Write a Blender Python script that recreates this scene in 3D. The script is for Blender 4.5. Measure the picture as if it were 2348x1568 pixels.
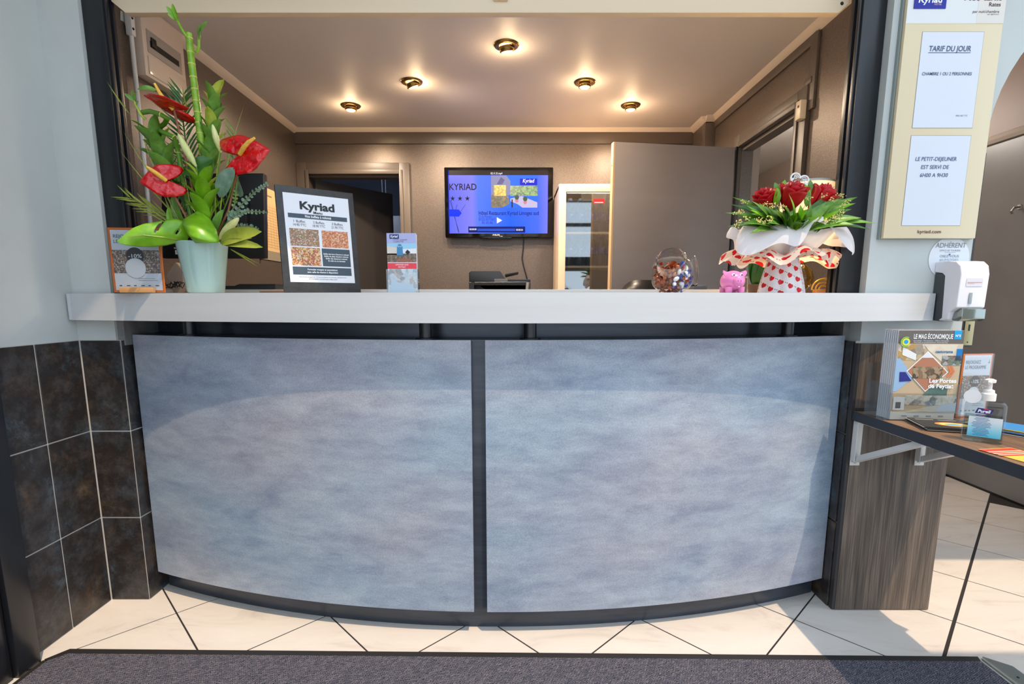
import bpy, bmesh, math, random
from math import sin, cos, pi, radians, sqrt
from mathutils import Vector, Matrix

for o in list(bpy.data.objects):
    bpy.data.objects.remove(o)
scene = bpy.context.scene
COL = scene.collection
random.seed(11)

# ------------------------------------------------------------------ camera
FPX, CX, CY, PITCH, CAMH = 1188.0, 1174.0, 869.0, radians(8.65), 1.14
cd = bpy.data.cameras.new('camera')
cam = bpy.data.objects.new('camera', cd)
COL.objects.link(cam)
cam.location = (0, 0, CAMH)
cam.rotation_euler = (pi / 2 - PITCH, 0, 0)
cd.sensor_width = 36.0
cd.lens = 36.0 * FPX / 2348.0
cd.shift_y = (CY - 784.0) / 2348.0
cd.clip_start = 0.02
scene.camera = cam

# ------------------------------------------------------------------ sky, sun, exposure
world = bpy.data.worlds.new('sky')
scene.world = world
world.use_nodes = True
wbg = world.node_tree.nodes['Background']
wbg.inputs['Color'].default_value = (0.70, 0.84, 1.0, 1)
wbg.inputs['Strength'].default_value = 1.7
sd = bpy.data.lights.new('sun', 'SUN')
sd.energy = 2.4
sd.color = (1.0, 0.77, 0.53)
sd.angle = radians(0.6)
sun = bpy.data.objects.new('sun', sd)
COL.objects.link(sun)
SUNDIR = Vector((-0.6, 0.8, -2.45)).normalized()     # the way the light travels
sun.rotation_euler = SUNDIR.to_track_quat('-Z', 'Y').to_euler()
sun.location = (3, -3, 6)
vs = scene.view_settings
scene.display_settings.display_device = 'sRGB'
vs.view_transform = 'Standard'
vs.look = 'None'
vs.exposure = 0.42
vs.gamma = 1.0
vs.use_curve_mapping = False

# ------------------------------------------------------------------ pixel rays of the photograph (2348 x 1568)
def ray(px, py):
    u, w = px - CX, CY - py
    return Vector((u, FPX * cos(PITCH) + w * sin(PITCH), -FPX * sin(PITCH) + w * cos(PITCH)))
CAM = Vector((0, 0, CAMH))
def onY(px, py, Y):
    r = ray(px, py); return CAM + r * (Y / r.y)
def onX(px, py, X):
    r = ray(px, py); return CAM + r * (X / r.x)
def onZ(px, py, Z):
    r = ray(px, py); return CAM + r * ((Z - CAMH) / r.z)

# ------------------------------------------------------------------ materials
def lin(c):
    c = c / 255.0
    return c / 12.92 if c <= 0.04045 else ((c + 0.055) / 1.055) ** 2.4
def rgb(*c):
    return (lin(c[0]), lin(c[1]), lin(c[2]), 1.0)
def nd(nt, t, **kw):
    n = nt.nodes.new(t)
    for k, v in kw.items():
        if k.startswith('i_'):
            key = k[2:]
            key = int(key) if key.isdigit() else key.replace('_', ' ')
            n.inputs[key].default_value = v
        else:
            setattr(n, k, v)
    return n
def ramp(nt, fac, stops, interp='LINEAR'):
    n = nt.nodes.new('ShaderNodeValToRGB')
    e = n.color_ramp.elements
    n.color_ramp.interpolation = interp
    while len(e) < len(stops):
        e.new(0.5)
    for i, (p, c) in enumerate(stops):
        e[i].position = p
        e[i].color = c if len(c) == 4 else tuple(c) + (1,)
    nt.links.new(fac, n.inputs[0])
    return n
MATS = {}
def mat(name, col=(128, 128, 128), rough=0.5, metal=0.0, spec=0.5, emit=None, estr=1.0, coat=0.0, trans=0.0, sss=0.0):
    if name in MATS:
        return MATS[name]
    m = bpy.data.materials.new(name); m.use_nodes = True
    b = m.node_tree.nodes['Principled BSDF']
    b.inputs['Base Color'].default_value = rgb(*col)
    b.inputs['Roughness'].default_value = rough
    b.inputs['Metallic'].default_value = metal
    b.inputs['Specular IOR Level'].default_value = spec
    b.inputs['Coat Weight'].default_value = coat
    b.inputs['Coat Roughness'].default_value = 0.08
    b.inputs['Transmission Weight'].default_value = trans
    if emit:
        b.inputs['Emission Color'].default_value = rgb(*emit)
        b.inputs['Emission Strength'].default_value = estr
    MATS[name] = m
    return m
def coords(nt, scale=(1, 1, 1), kind='Object', rot=(0, 0, 0)):
    tc = nd(nt, 'ShaderNodeTexCoord')
    mp = nd(nt, 'ShaderNodeMapping')
    mp.inputs['Scale'].default_value = scale
    mp.inputs['Rotation'].default_value = rot
    nt.links.new(tc.outputs[kind], mp.inputs[0])
    return mp.outputs[0]
def noisy(name, stops, scale=(4, 4, 4), detail=6, rough=0.5, metal=0.0, spec=0.5, bump=0.0, bscale=None, nrough=0.6, kind='Object', coat=0.0, rot=(0, 0, 0), bdist=0.002, bdetail=4.0):
    """principled with a noise colour ramp and optional fine relief"""
    if name in MATS:
        return MATS[name]
    m = mat(name, (128, 128, 128), rough, metal, spec, coat=coat)
    nt = m.node_tree; b = nt.nodes['Principled BSDF']
    co = coords(nt, scale, kind, rot)
    n = nd(nt, 'ShaderNodeTexNoise', i_Scale=1.0, i_Detail=detail, i_Roughness=nrough)
    nt.links.new(co, n.inputs['Vector'])
    r = ramp(nt, n.outputs['Fac'], [(p, rgb(*c)) for p, c in stops])
    nt.links.new(r.outputs[0], b.inputs['Base Color'])
    if bump:
        co2 = coords(nt, bscale or scale, kind, rot)
        n2 = nd(nt, 'ShaderNodeTexNoise', i_Scale=1.0, i_Detail=bdetail)
        nt.links.new(co2, n2.inputs['Vector'])
        bp = nd(nt, 'ShaderNodeBump', i_Strength=bump, i_Distance=bdist)
        nt.links.new(n2.outputs['Fac'], bp.inputs['Height'])
        nt.links.new(bp.outputs[0], b.inputs['Normal'])
    return m
def thin_glass(name, tint=(245, 250, 250), refl=1.0, rough=0.02):
    if name in MATS:
        return MATS[name]
    m = bpy.data.materials.new(name); m.use_nodes = True
    nt = m.node_tree; nt.nodes.clear()
    out = nd(nt, 'ShaderNodeOutputMaterial')
    tr = nd(nt, 'ShaderNodeBsdfTransparent'); tr.inputs[0].default_value = rgb(*tint)
    gl = nd(nt, 'ShaderNodeBsdfGlossy'); gl.inputs['Roughness'].default_value = rough
    lw = nd(nt, 'ShaderNodeLayerWeight', i_Blend=0.5)
    pw = nd(nt, 'ShaderNodeMath', operation='POWER'); pw.inputs[1].default_value = 4.0
    ma = nd(nt, 'ShaderNodeMath', operation='MULTIPLY_ADD'); ma.inputs[1].default_value = 0.55; ma.inputs[2].default_value = 0.04
    mul = nd(nt, 'ShaderNodeMath', operation='MULTIPLY', use_clamp=True); mul.inputs[1].default_value = refl
    mx = nd(nt, 'ShaderNodeMixShader')
    nt.links.new(lw.outputs['Facing'], pw.inputs[0]); nt.links.new(pw.outputs[0], ma.inputs[0]); nt.links.new(ma.outputs[0], mul.inputs[0]); nt.links.new(mul.outputs[0], mx.inputs[0])
    nt.links.new(tr.outputs[0], mx.inputs[1]); nt.links.new(gl.outputs[0], mx.inputs[2])
    nt.links.new(mx.outputs[0], out.inputs[0])
    MATS[name] = m
    return m
def photo(name, cols, scale=60, dist=0.5, rough=0.3, emit=False, estr=1.0, seed=0.0):
    """printed picture: irregular patches of the given colours"""
    if name in MATS:
        return MATS[name]
    m = mat(name, (128, 128, 128), rough)
    nt = m.node_tree; b = nt.nodes['Principled BSDF']
    co = coords(nt, (scale, scale, scale))
    n = nd(nt, 'ShaderNodeTexNoise', i_Scale=0.35, i_Detail=3.0)
    nt.links.new(co, n.inputs['Vector'])
    ad = nd(nt, 'ShaderNodeVectorMath', operation='MULTIPLY_ADD')
    ad.inputs[1].default_value = (dist * 6,) * 3
    nt.links.new(n.outputs['Color'], ad.inputs[0]); nt.links.new(co, ad.inputs[2])
    v = nd(nt, 'ShaderNodeTexVoronoi', i_Scale=1.0)
    nt.links.new(ad.outputs[0], v.inputs['Vector'])
    sp = nd(nt, 'ShaderNodeSeparateColor'); nt.links.new(v.outputs['Color'], sp.inputs[0])
    k = len(cols)
    r = ramp(nt, sp.outputs[0], [(i / k, rgb(*c)) for i, c in enumerate(cols)], 'CONSTANT')
    fine = nd(nt, 'ShaderNodeTexNoise', i_Scale=1.6, i_Detail=9.0, i_Roughness=0.75)
    nt.links.new(co, fine.inputs['Vector'])
    mr_ = nd(nt, 'ShaderNodeMapRange'); mr_.inputs[1].default_value = 0.32; mr_.inputs[2].default_value = 0.68
    nt.links.new(fine.outputs['Fac'], mr_.inputs[0])
    r2 = ramp(nt, mr_.outputs[0], [(i / max(1, k - 1), rgb(*c)) for i, c in enumerate(cols)])
    mxp = nd(nt, 'ShaderNodeMix', data_type='RGBA'); mxp.inputs[0].default_value = 0.38
    nt.links.new(r.outputs[0], mxp.inputs[6]); nt.links.new(r2.outputs[0], mxp.inputs[7])
    r = mxp
    nt.links.new(r.outputs[2], b.inputs['Base Color'])
    if emit:
        nt.links.new(r.outputs[2], b.inputs['Emission Color'])
        b.inputs['Emission Strength'].default_value = estr
    return m

# ------------------------------------------------------------------ mesh building
class MB:
    def __init__(s):
        s.v, s.f = [], []
    def add(s, vs_, fs_):
        o = len(s.v)
        s.v += [Vector(p) for p in vs_]
        s.f += [tuple(i + o for i in f) for f in fs_]
        return s
    def box(s, x0, y0, z0, x1, y1, z1):
        return s.add([(x0, y0, z0), (x1, y0, z0), (x1, y1, z0), (x0, y1, z0), (x0, y0, z1), (x1, y0, z1), (x1, y1, z1), (x0, y1, z1)],
                     [(3, 2, 1, 0), (4, 5, 6, 7), (0, 1, 5, 4), (1, 2, 6, 5), (2, 3, 7, 6), (3, 0, 4, 7)])
    def prism(s, pts, vec):
        n = len(pts); vec = Vector(vec)
        pts = [Vector(p) for p in pts]
        return s.add(pts + [p + vec for p in pts],
                     [tuple(range(n - 1, -1, -1)), tuple(range(n, 2 * n))] + [(i, (i + 1) % n, n + (i + 1) % n, n + i) for i in range(n)])
    def hexa(s, p):   # 8 corners: bottom ring of 4, then top ring of 4
        return s.add(p, [(3, 2, 1, 0), (4, 5, 6, 7), (0, 1, 5, 4), (1, 2, 6, 5), (2, 3, 7, 6), (3, 0, 4, 7)])
    def lathe(s, prof, n=24, c=(0, 0, 0), M=None, capb=True, capt=True):
        vs_, fs_ = [], []
        for r, z in prof:
            for k in range(n):
                a = 2 * pi * k / n
                p = Vector((r * cos(a), r * sin(a), z))
                if M is not None:
                    p = M @ p
                vs_.append(p + Vector(c))
        m = len(prof)
        for j in range(m - 1):
            for k in range(n):
                k2 = (k + 1) % n
                fs_.append((j * n + k, j * n + k2, (j + 1) * n + k2, (j + 1) * n + k))
        if capb and prof[0][0] > 1e-6:
            fs_.append(tuple(range(n - 1, -1, -1)))
        if capt and prof[-1][0] > 1e-6:
            fs_.append(tuple((m - 1) * n + k for k in range(n)))
        return s.add(vs_, fs_)
    def tube(s, pts, rad, n=8, caps=True):
        pts = [Vector(p) for p in pts]
        m = len(pts)
        if not hasattr(rad, '__len__'):
            rad = [rad] * m
        vs_, fs_ = [], []
        up = None
        for i, p in enumerate(pts):
            t = (pts[min(i + 1, m - 1)] - pts[max(i - 1, 0)]).normalized()
            if up is None:
                up = Vector((0, 0, 1)) if abs(t.z) < 0.9 else Vector((0, 1, 0))
            a = t.cross(up).normalized()
            b = a.cross(t).normalized()
            up = b
            for k in range(n):
                an = 2 * pi * k / n
                vs_.append(p + (a * cos(an) + b * sin(an)) * rad[i])
        for i in range(m - 1):
            for k in range(n):
                k2 = (k + 1) % n
                fs_.append((i * n + k, i * n + k2, (i + 1) * n + k2, (i + 1) * n + k))
        if caps:
            fs_.append(tuple(range(n - 1, -1, -1)))
            fs_.append(tuple((m - 1) * n + k for k in range(n)))
        return s.add(vs_, fs_)
    def grid(s, fn, nu, nv, cu=False):
        vs_, fs_ = [], []
        for i in range(nu + (0 if cu else 1)):
            for j in range(nv + 1):
                vs_.append(Vector(fn(i / nu, j / nv)))
        w = nv + 1
        for i in range(nu):
            i2 = (i + 1) % nu if cu else i + 1
            for j in range(nv):
                fs_.append((i * w + j, i2 * w + j, i2 * w + j + 1, i * w + j + 1))
        return s.add(vs_, fs_)
    def ball(s, c, r, n=12, m=8, M=None):
        if not hasattr(r, '__len__'):
            r = (r, r, r)
        c = Vector(c)
        vs_, fs_ = [], []
        for j in range(m + 1):
            t = pi * j / m
            for k in range(n):
                a = 2 * pi * k / n
                p = Vector((r[0] * sin(t) * cos(a), r[1] * sin(t) * sin(a), r[2] * cos(t)))
                if M is not None:
                    p = M @ p
                vs_.append(c + p)
        for j in range(m):
            for k in range(n):
                k2 = (k + 1) % n
                fs_.append((j * n + k, (j + 1) * n + k, (j + 1) * n + k2, j * n + k2))
        return s.add(vs_, fs_)
    def xf(s, M):
        s.v = [M @ p for p in s.v]
        return s
def obj(name, mb, m, parent=None, smooth=False, bevel=0.0, solid=0.0, sub=0, seg=2):
    me = bpy.data.meshes.new(name)
    off = Vector(parent['_base']) if parent is not None and '_base' in parent else Vector((0, 0, 0))
    me.from_pydata([tuple(p - off) for p in mb.v], [], mb.f)
    bm = bmesh.new(); bm.from_mesh(me)
    bmesh.ops.remove_doubles(bm, verts=bm.verts, dist=1e-6)
    bmesh.ops.recalc_face_normals(bm, faces=bm.faces)
    if bevel:
        ed = [e for e in bm.edges if len(e.link_faces) == 2 and e.calc_face_angle(0) > 0.6]
        bmesh.ops.bevel(bm, geom=ed, offset=bevel, segments=seg, profile=0.6, affect='EDGES', clamp_overlap=True)
    bm.to_mesh(me); bm.free()
    o = bpy.data.objects.new(name, me)
    COL.objects.link(o)
    if m is not None:
        me.materials.append(m)
    if smooth or bevel:
        me.shade_smooth()
        me.set_sharp_from_angle(angle=radians(20 if bevel else (smooth if smooth > 1 else 42)))
    if solid:
        md = o.modifiers.new('thickness', 'SOLIDIFY'); md.thickness = solid; md.offset = 0
    if sub:
        md = o.modifiers.new('smooth', 'SUBSURF'); md.levels = sub; md.render_levels = sub
    if parent is not None:
        o.parent = parent
        if '_base' not in parent:
            o['_base'] = (0, 0, 0)
        else:
            o['_base'] = tuple(parent['_base'])
    else:
        o['_base'] = (0, 0, 0)
    return o
def tag(o, label=None, cat=None, group=None, kind=None):
    if label: o['label'] = label
    if cat: o['category'] = cat
    if group: o['group'] = group
    if kind: o['kind'] = kind
    return o
def thing(name, label, cat, loc=(0, 0, 0), group=None):
    o = bpy.data.objects.new(name, None)
    o.empty_display_size = 0.05
    COL.objects.link(o)
    o.location = loc
    o['_base'] = tuple(loc)
    return tag(o, label, cat, group)
def struct(name, mb, m, label=None, **kw):
    o = obj(name, mb, m, **kw)
    o['kind'] = 'structure'
    if label: o['label'] = label
    return o
def copy_tree(o, parent=None):
    c = o.copy(); COL.objects.link(c)
    if parent is not None: c.parent = parent
    for ch in list(o.children):
        copy_tree(ch, c)
    return c

# ------------------------------------------------------------------ flat print
def text(par, s, O, U, V, x, y, size, m, align='C', w=None, shear=0.0, bold=0.0, lift=0.0006, name='lettering', squash=1.0):
    """one line of lettering on the plane O + x U + y V; y is the base line; size is the height of a capital"""
    cu = bpy.data.curves.new('t', 'FONT')
    cu.body = s; cu.size = 1.0; cu.shear = shear; cu.offset = bold; cu.resolution_u = 3
    to = bpy.data.objects.new('t', cu); COL.objects.link(to)
    dg = bpy.context.evaluated_depsgraph_get()
    me = bpy.data.meshes.new_from_object(to.evaluated_get(dg))
    bpy.data.objects.remove(to); bpy.data.curves.remove(cu)
    if not me.vertices:
        return None
    xs = [v.co.x for v in me.vertices]
    x0, x1 = min(xs), max(xs)
    k = size / 0.73
    kx = k * squash
    if w: kx = w / (x1 - x0)
    sh = {'C': (x0 + x1) / 2, 'L': x0, 'R': x1}[align]
    U, V = Vector(U), Vector(V)
    N = U.cross(V).normalized()
    off = Vector(par['_base']) if '_base' in par else Vector((0, 0, 0))
    for v in me.vertices:
        v.co = Vector(O) + U * (x + (v.co.x - sh) * kx) + V * (y + v.co.y * k) + N * lift - off
    me.materials.clear(); me.materials.append(m)
    me.name = name
    o = bpy.data.objects.new(name, me); COL.objects.link(o)
    o.parent = par
    o['_base'] = tuple(off)
    return o
class Sheet:
    """a flat printed thing: O lower-left corner, U and V unit vectors, all in metres"""
    def __init__(s, root, O, U, V, w, h):
        s.r, s.O, s.U, s.V, s.w, s.h = root, Vector(O), Vector(U).normalized(), Vector(V).normalized(), w, h
        s.N = s.U.cross(s.V).normalized()
    def P(s, x, y, l=0.0):
        return s.O + s.U * x + s.V * y + s.N * l
    def slab(s, name, m, x0, y0, x1, y1, l0, l1, par=None, bevel=0):
        mb = MB().hexa([s.P(x0, y0, l0), s.P(x1, y0, l0), s.P(x1, y1, l0), s.P(x0, y1, l0), s.P(x0, y0, l1), s.P(x1, y0, l1), s.P(x1, y1, l1), s.P(x0, y1, l1)])
        return obj(name, mb, m, par or s.r, bevel=bevel)
    def rect(s, name, m, x0, y0, x1, y1, lv=1, par=None):
        l = lv * 0.0005
        return obj(name, MB().add([s.P(x0, y0, l), s.P(x1, y0, l), s.P(x1, y1, l), s.P(x0, y1, l)], [(0, 1, 2, 3)]), m, par or s.r)
    def poly(s, name, m, pts, lv=1, par=None):
        l = lv * 0.0005
        return obj(name, MB().add([s.P(x, y, l) for x, y in pts], [tuple(range(len(pts)))]), m, par or s.r)
    def disc(s, name, m, x, y, rx, ry=None, lv=1, n=28, par=None):
        ry = ry or rx
        return s.poly(name, m, [(x + rx * cos(2 * pi * k / n), y + ry * sin(2 * pi * k / n)) for k in range(n)], lv, par)
    def ring(s, name, m, x, y, r0, r1, a0=0, a1=360, lv=1, n=28, par=None):
        l = lv * 0.0005
        ang = [radians(a0 + (a1 - a0) * k / n) for k in range(n + 1)]
        vs_ = [s.P(x + r0 * cos(a), y + r0 * sin(a), l) for a in ang] + [s.P(x + r1 * cos(a), y + r1 * sin(a), l) for a in ang]
        return obj(name, MB().add(vs_, [(k, k + 1, n + 2 + k, n + 1 + k) for k in range(n)]), m, par or s.r)
    def txt(s, t, x, y, size, m, lv=3, **kw):
        return text(kw.pop('par', s.r), t, s.O, s.U, s.V, x, y, size, m, lift=lv * 0.0005, **kw)
X, Yv, Z = Vector((1, 0, 0)), Vector((0, 1, 0)), Vector((0, 0, 1))

# ================================================================== THE SETTING
W_WHITE = noisy('white_plaster', [(0.3, (192, 196, 193)), (0.7, (200, 204, 200))], (3, 3, 3), rough=0.62, bump=0.12, bscale=(90, 90, 90), spec=0.3)
W_TAUPE = None
def wallpaper(name, base, hi):
    m = mat(name, base, 0.36, 0.35, 0.55)
    nt = m.node_tree; b = nt.nodes['Principled BSDF']
    co = coords(nt, (230, 230, 330))
    n = nd(nt, 'ShaderNodeTexNoise', i_Scale=1.0, i_Detail=2.0)
    nt.links.new(co, n.inputs['Vector'])
    r = ramp(nt, n.outputs['Fac'], [(0.35, rgb(*base)), (0.68, rgb(*hi))])
    nt.links.new(r.outputs[0], b.inputs['Base Color'])
    bp = nd(nt, 'ShaderNodeBump', i_Strength=0.5, i_Distance=0.0012)
    nt.links.new(n.outputs['Fac'], bp.inputs['Height']); nt.links.new(bp.outputs[0], b.inputs['Normal'])
    return m
PAPER = wallpaper('taupe_wallpaper', (94, 83, 76), (124, 111, 100))
TRIMB = mat('taupe_paint', (98, 86, 78), 0.35)
CREAM = mat('cream_lacquer', (226, 204, 172), 0.35)
BLACKM = noisy('black_lacquer', [(0.3, (24, 25, 28)), (0.7, (34, 35, 39))], (9, 9, 3), rough=0.28, bump=0.12, bscale=(60, 60, 12))
DARKM = noisy('dark_steel', [(0.3, (54, 59, 68)), (0.7, (76, 81, 90))], (3, 3, 26), rough=0.27, metal=0.35, bump=0.04, bscale=(10, 10, 90))
CONCR = noisy('grey_render', [(0.3, (112, 112, 110)), (0.7, (140, 140, 137))], (20, 20, 20), rough=0.85, bump=0.6, bscale=(70, 70, 70))
GROUT = mat('pale_grout', (196, 190, 182), 0.8)
def darktile(name, seed):
    m = mat(name, (40, 36, 34), 0.33, 0, 0.5)
    nt = m.node_tree; b = nt.nodes['Principled BSDF']
    tc = nd(nt, 'ShaderNodeTexCoord'); oi = nd(nt, 'ShaderNodeObjectInfo')
    ad = nd(nt, 'ShaderNodeVectorMath', operation='MULTIPLY_ADD'); ad.inputs[1].default_value = (1, 1, 1)
    nt.links.new(tc.outputs['Object'], ad.inputs[0]); nt.links.new(oi.outputs['Location'], ad.inputs[2])
    mp = nd(nt, 'ShaderNodeMapping'); mp.inputs['Location'].default_value = (seed, seed * 2.3, seed); nt.links.new(ad.outputs[0], mp.inputs[0])
    n1 = nd(nt, 'ShaderNodeTexNoise', i_Scale=6.0, i_Detail=9.0, i_Roughness=0.72, i_Distortion=0.35)
    n2 = nd(nt, 'ShaderNodeTexNoise', i_Scale=17.0, i_Detail=8.0, i_Roughness=0.75)
    for n in (n1, n2): nt.links.new(mp.outputs[0], n.inputs['Vector'])
    r1 = ramp(nt, n1.outputs['Fac'], [(0.32, rgb(72, 84, 90)), (0.42, rgb(46, 45, 46)), (0.50, rgb(42, 37, 35)), (0.58, rgb(56, 46, 39)), (0.70, rgb(100, 76, 48))])
    r2 = ramp(nt, n2.outputs['Fac'], [(0.45, (0, 0, 0)), (0.75, (1, 1, 1))])
    mx = nd(nt, 'ShaderNodeMix', data_type='RGBA', blend_type='ADD'); mx.inputs[0].default_value = 0.05
    nt.links.new(r1.outputs[0], mx.inputs[6]); nt.links.new(r2.outputs[0], mx.inputs[7]); nt.links.new(mx.outputs[2], b.inputs['Base Color'])
    bp = nd(nt, 'ShaderNodeBump', i_Strength=0.25, i_Distance=0.002)
    nt.links.new(n2.outputs['Fac'], bp.inputs['Height']); nt.links.new(bp.outputs[0], b.inputs['Normal'])
    return m
DTILE = darktile('oxidised_tile', 0.7)
FLOORM = mat('dark_grout', (40, 35, 33), 0.9)
def ceramictile():
    m = mat('cream_ceramic', (214, 204, 194), 0.22, 0, 0.5)
    nt = m.node_tree; b = nt.nodes['Principled BSDF']
    tc = nd(nt, 'ShaderNodeTexCoord'); oi = nd(nt, 'ShaderNodeObjectInfo')
    ad = nd(nt, 'ShaderNodeVectorMath', operation='ADD')
    nt.links.new(tc.outputs['Object'], ad.inputs[0]); nt.links.new(oi.outputs['Location'], ad.inputs[1])
    mp = nd(nt, 'ShaderNodeMapping'); mp.inputs['Scale'].default_value = (1.6, 5, 3); nt.links.new(ad.outputs[0], mp.inputs[0])
    n = nd(nt, 'ShaderNodeTexNoise', i_Scale=1.5, i_Detail=7.0, i_Roughness=0.7, i_Distortion=1.2)
    nt.links.new(mp.outputs[0], n.inputs['Vector'])
    r = ramp(nt, n.outputs['Fac'], [(0.28, rgb(199, 188, 178)), (0.45, rgb(216, 207, 198)), (0.7, rgb(222, 214, 205))])
    nt.links.new(r.outputs[0], b.inputs['Base Color'])
    return m
CTILE = ceramictile()

# ---- floor with its diagonal tiles
fl = struct('floor', MB().box(-1.75, -1.35, -0.12, 3.0, 7.0, -0.0012), FLOORM, 'cream ceramic tile floor laid diagonally with dark joints')
AL = radians(45.6)
da, db = Vector((sin(AL), cos(AL), 0)), Vector((-cos(AL), sin(AL), 0))
SA, SB = 0.3964, 0.4020
hu, hv = SA / 2 - 0.0028, SB / 2 - 0.0028
tm = MB().prism([da * -hu + db * -hv, da * hu + db * -hv, da * hu + db * hv, da * -hu + db * hv], (0, 0, 0.012))
tproto = None
for i in range(-14, 22):
    for j in range(-14, 22):
        oa, ob = 0.347 + (i + 0.5) * SA, 0.112 + (j + 0.5) * SB
        if j < 0: ob -= 0.005
        p = da * oa + db * ob
        if not (-1.78 < p.x < 3.0 and -1.2 < p.y < 5.2): continue
        if -1.15 < p.x < 1.0 and p.y > 2.15: continue
        if p.x < 1.3 and (p.y > 2.3 or p.x < -1.62): continue
        if tproto is None:
            t = obj('tile', tm, CTILE, fl); tproto = t
        else:
            t = tproto.copy(); COL.objects.link(t); t.parent = fl
        t.location = (p.x, p.y, -0.012)

# ---- hall walls
wl = struct('wall_left', MB().box(-1.72, -1.35, 0, -1.5495, 1.852, 2.62), W_WHITE, 'white plastered wall with dark tile wainscot')
wn = struct('wall_left_return', MB().box(-1.72, 1.852, 0, -1.4145, 1.96, 2.62), W_WHITE, 'narrow white wall strip beside the counter opening')
TH = 1.0 / 3
def tilebox(par, x0, y0, z0, x1, y1, z1):
    c = Vector(((x0 + x1) / 2, (y0 + y1) / 2, (z0 + z1) / 2))
    mb = MB().box(x0 - c.x, y0 - c.y, z0 - c.z, x1 - c.x, y1 - c.y, z1 - c.z)
    o = obj('tile', mb, DTILE, None, bevel=0.0012, seg=1)
    o.parent = par; o.location = c
    return o
g = 0.0022
obj('grout_bed', MB().box(-1.5495, 1.50, 0, -1.5435, 1.852, 0.9995), GROUT, wl)
obj('grout_bed', MB().box(-1.5435, 1.8465, 0, -1.3965, 1.96, 0.9995), GROUT, wn)
for r in range(3):
    z0, z1 = r * TH + g, (r + 1) * TH - g
    tilebox(wl, -1.5485, 1.669 + g, z0, -1.541, 1.8445 - g, z1)
    tilebox(wl, -1.5485, 1.503, z0, -1.541, 1.669 - g, z1)
    tilebox(wn, -1.541 + g, 1.8445, z0, -1.395 - g, 1.853, z1)
    tilebox(wn, -1.40, 1.8465 + g, z0, -1.3945, 1.958, z1)
obj('plaster_return', MB().box(-1.4145, 1.862, 0.98, -1.3895, 2.10, 1.0712), CONCR, wn)
# black entrance frame on the left wall
df = struct('door_1', MB().box(-1.5495, 0.42, 0, -1.535, 1.34, 2.1), BLACKM, 'black entrance door frame against the left wall')
obj('frame_post', MB().box(-1.5495, 1.425, 0, -1.502, 1.50, 2.2), BLACKM, df, bevel=0.003)
obj('frame_post', MB().box(-1.5495, 1.375, 0, -1.515, 1.42, 2.2), BLACKM, df, bevel=0.003)
obj('edge_strip', MB().box(-1.5495, 1.35, 0, -1.508, 1.372, 2.2), mat('aluminium', (176, 178, 180), 0.35, 0.9), df, bevel=0.002)

# right hall wall with the arched passage
arch = [(2.557, 0), (2.557, 1.65)] + [(2.057 + 0.5 * cos(a), 1.65 + 0.5 * sin(a)) for a in [pi * k / 28 for k in range(1, 28)]] + [(1.557, 1.65), (1.557, 0)]
outl = [(1.21, 0), (1.21, 2.62), (2.87, 2.62), (2.87, 0)] + arch
wr = struct('wall_right', MB().prism([(x, 1.80, z) for x, z in outl], (0, 0.12, 0)), W_WHITE, 'white wall with an arched passage beside the price board')
obj('jamb_strip', MB().box(1.5575, 1.803, 0.99, 1.567, 1.90, 1.62), mat('dark_jamb', (52, 48, 48), 0.5), wr)
obj('grout_bed', MB().box(1.196, 1.80, 0, 1.21, 1.96, 1.0), GROUT, wr)
for r in range(3):
    tilebox(wr, 1.187, 1.803, r * TH + g, 1.197, 1.95, (r + 1) * TH - g)
obj('plaster_return', MB().box(1.1855, 1.86, 1.0005, 1.21, 2.06, 1.0712), CONCR, wr)
pl = tag(thing('strike_plate', 'brass strike plate with a slot under the soap dispenser', 'strike plate', (1.583, 1.80, 0.985)))
bm_ = mat('dull_brass', (168, 158, 120), 0.4, 0.7)
obj('plate', MB().box(1.5675, 1.7995, 0.985, 1.6005, 1.8035, 1.095), bm_, pl, bevel=0.003)
obj('bolt_slot', MB().box(1.580, 1.7985, 1.035, 1.585, 1.7996, 1.057), mat('slot_black', (12, 12, 12), 0.6), pl)
obj('screw', MB().lathe([(0.0026, 0), (0.0018, 0.001)], 10, (1.583, 1.7994, 0.996), Matrix.Rotation(pi / 2, 3, 'X')), mat('slot_black'), pl)
obj('frame_block', MB().box(1.5675, 1.8035, 0.978, 1.605, 1.9, 1.105), mat('dark_jamb'), wr)

# corridor beyond the arch
GREYD = noisy('grey_laminate', [(0.3, (112, 111, 112)), (0.7, (124, 123, 124))], (2, 2, 2), rough=0.34, bump=0.10, bscale=(140, 140, 140), bdist=0.001)
wc = struct('wall_corridor', MB().box(2.87, 1.80, 0, 2.96, 7.0, 2.62), mat('brown_paint', (124, 102, 90), 0.5), 'brown corridor wall with grey panelling below a rail')
obj('grey_panel', MB().box(2.855, 1.95, 0.012, 2.87, 4.3, 2.05), GREYD, wc)
obj('beige_part', MB().box(2.852, 4.3, 0.0, 2.87, 6.99, 2.57), mat('beige_paint', (186, 170, 158), 0.6), wc)
obj('base_gap', MB().box(2.85, 1.95, 0, 2.87, 4.3, 0.012), mat('slot_black'), wc)
obj('rail', MB().prism([(2.87, 1.95, 2.05), (2.84, 1.95, 2.055), (2.835, 1.95, 2.075), (2.85, 1.95, 2.10), (2.87, 1.95, 2.11)], (0, 2.35, 0)), mat('pale_taupe', (165, 152, 142), 0.4), wc)
kn = thing('wall_hook', 'small chrome hook on the grey corridor panelling', 'hook', (2.855, 3.027, 1.62))
obj('hook', MB().tube([(2.855, 3.027, 1.66), (2.825, 3.027, 1.655), (2.812, 3.027, 1.635), (2.82, 3.027, 1.622)], 0.006, 8), mat('chrome', (190, 190, 192), 0.15, 1.0), kn, smooth=True)
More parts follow.
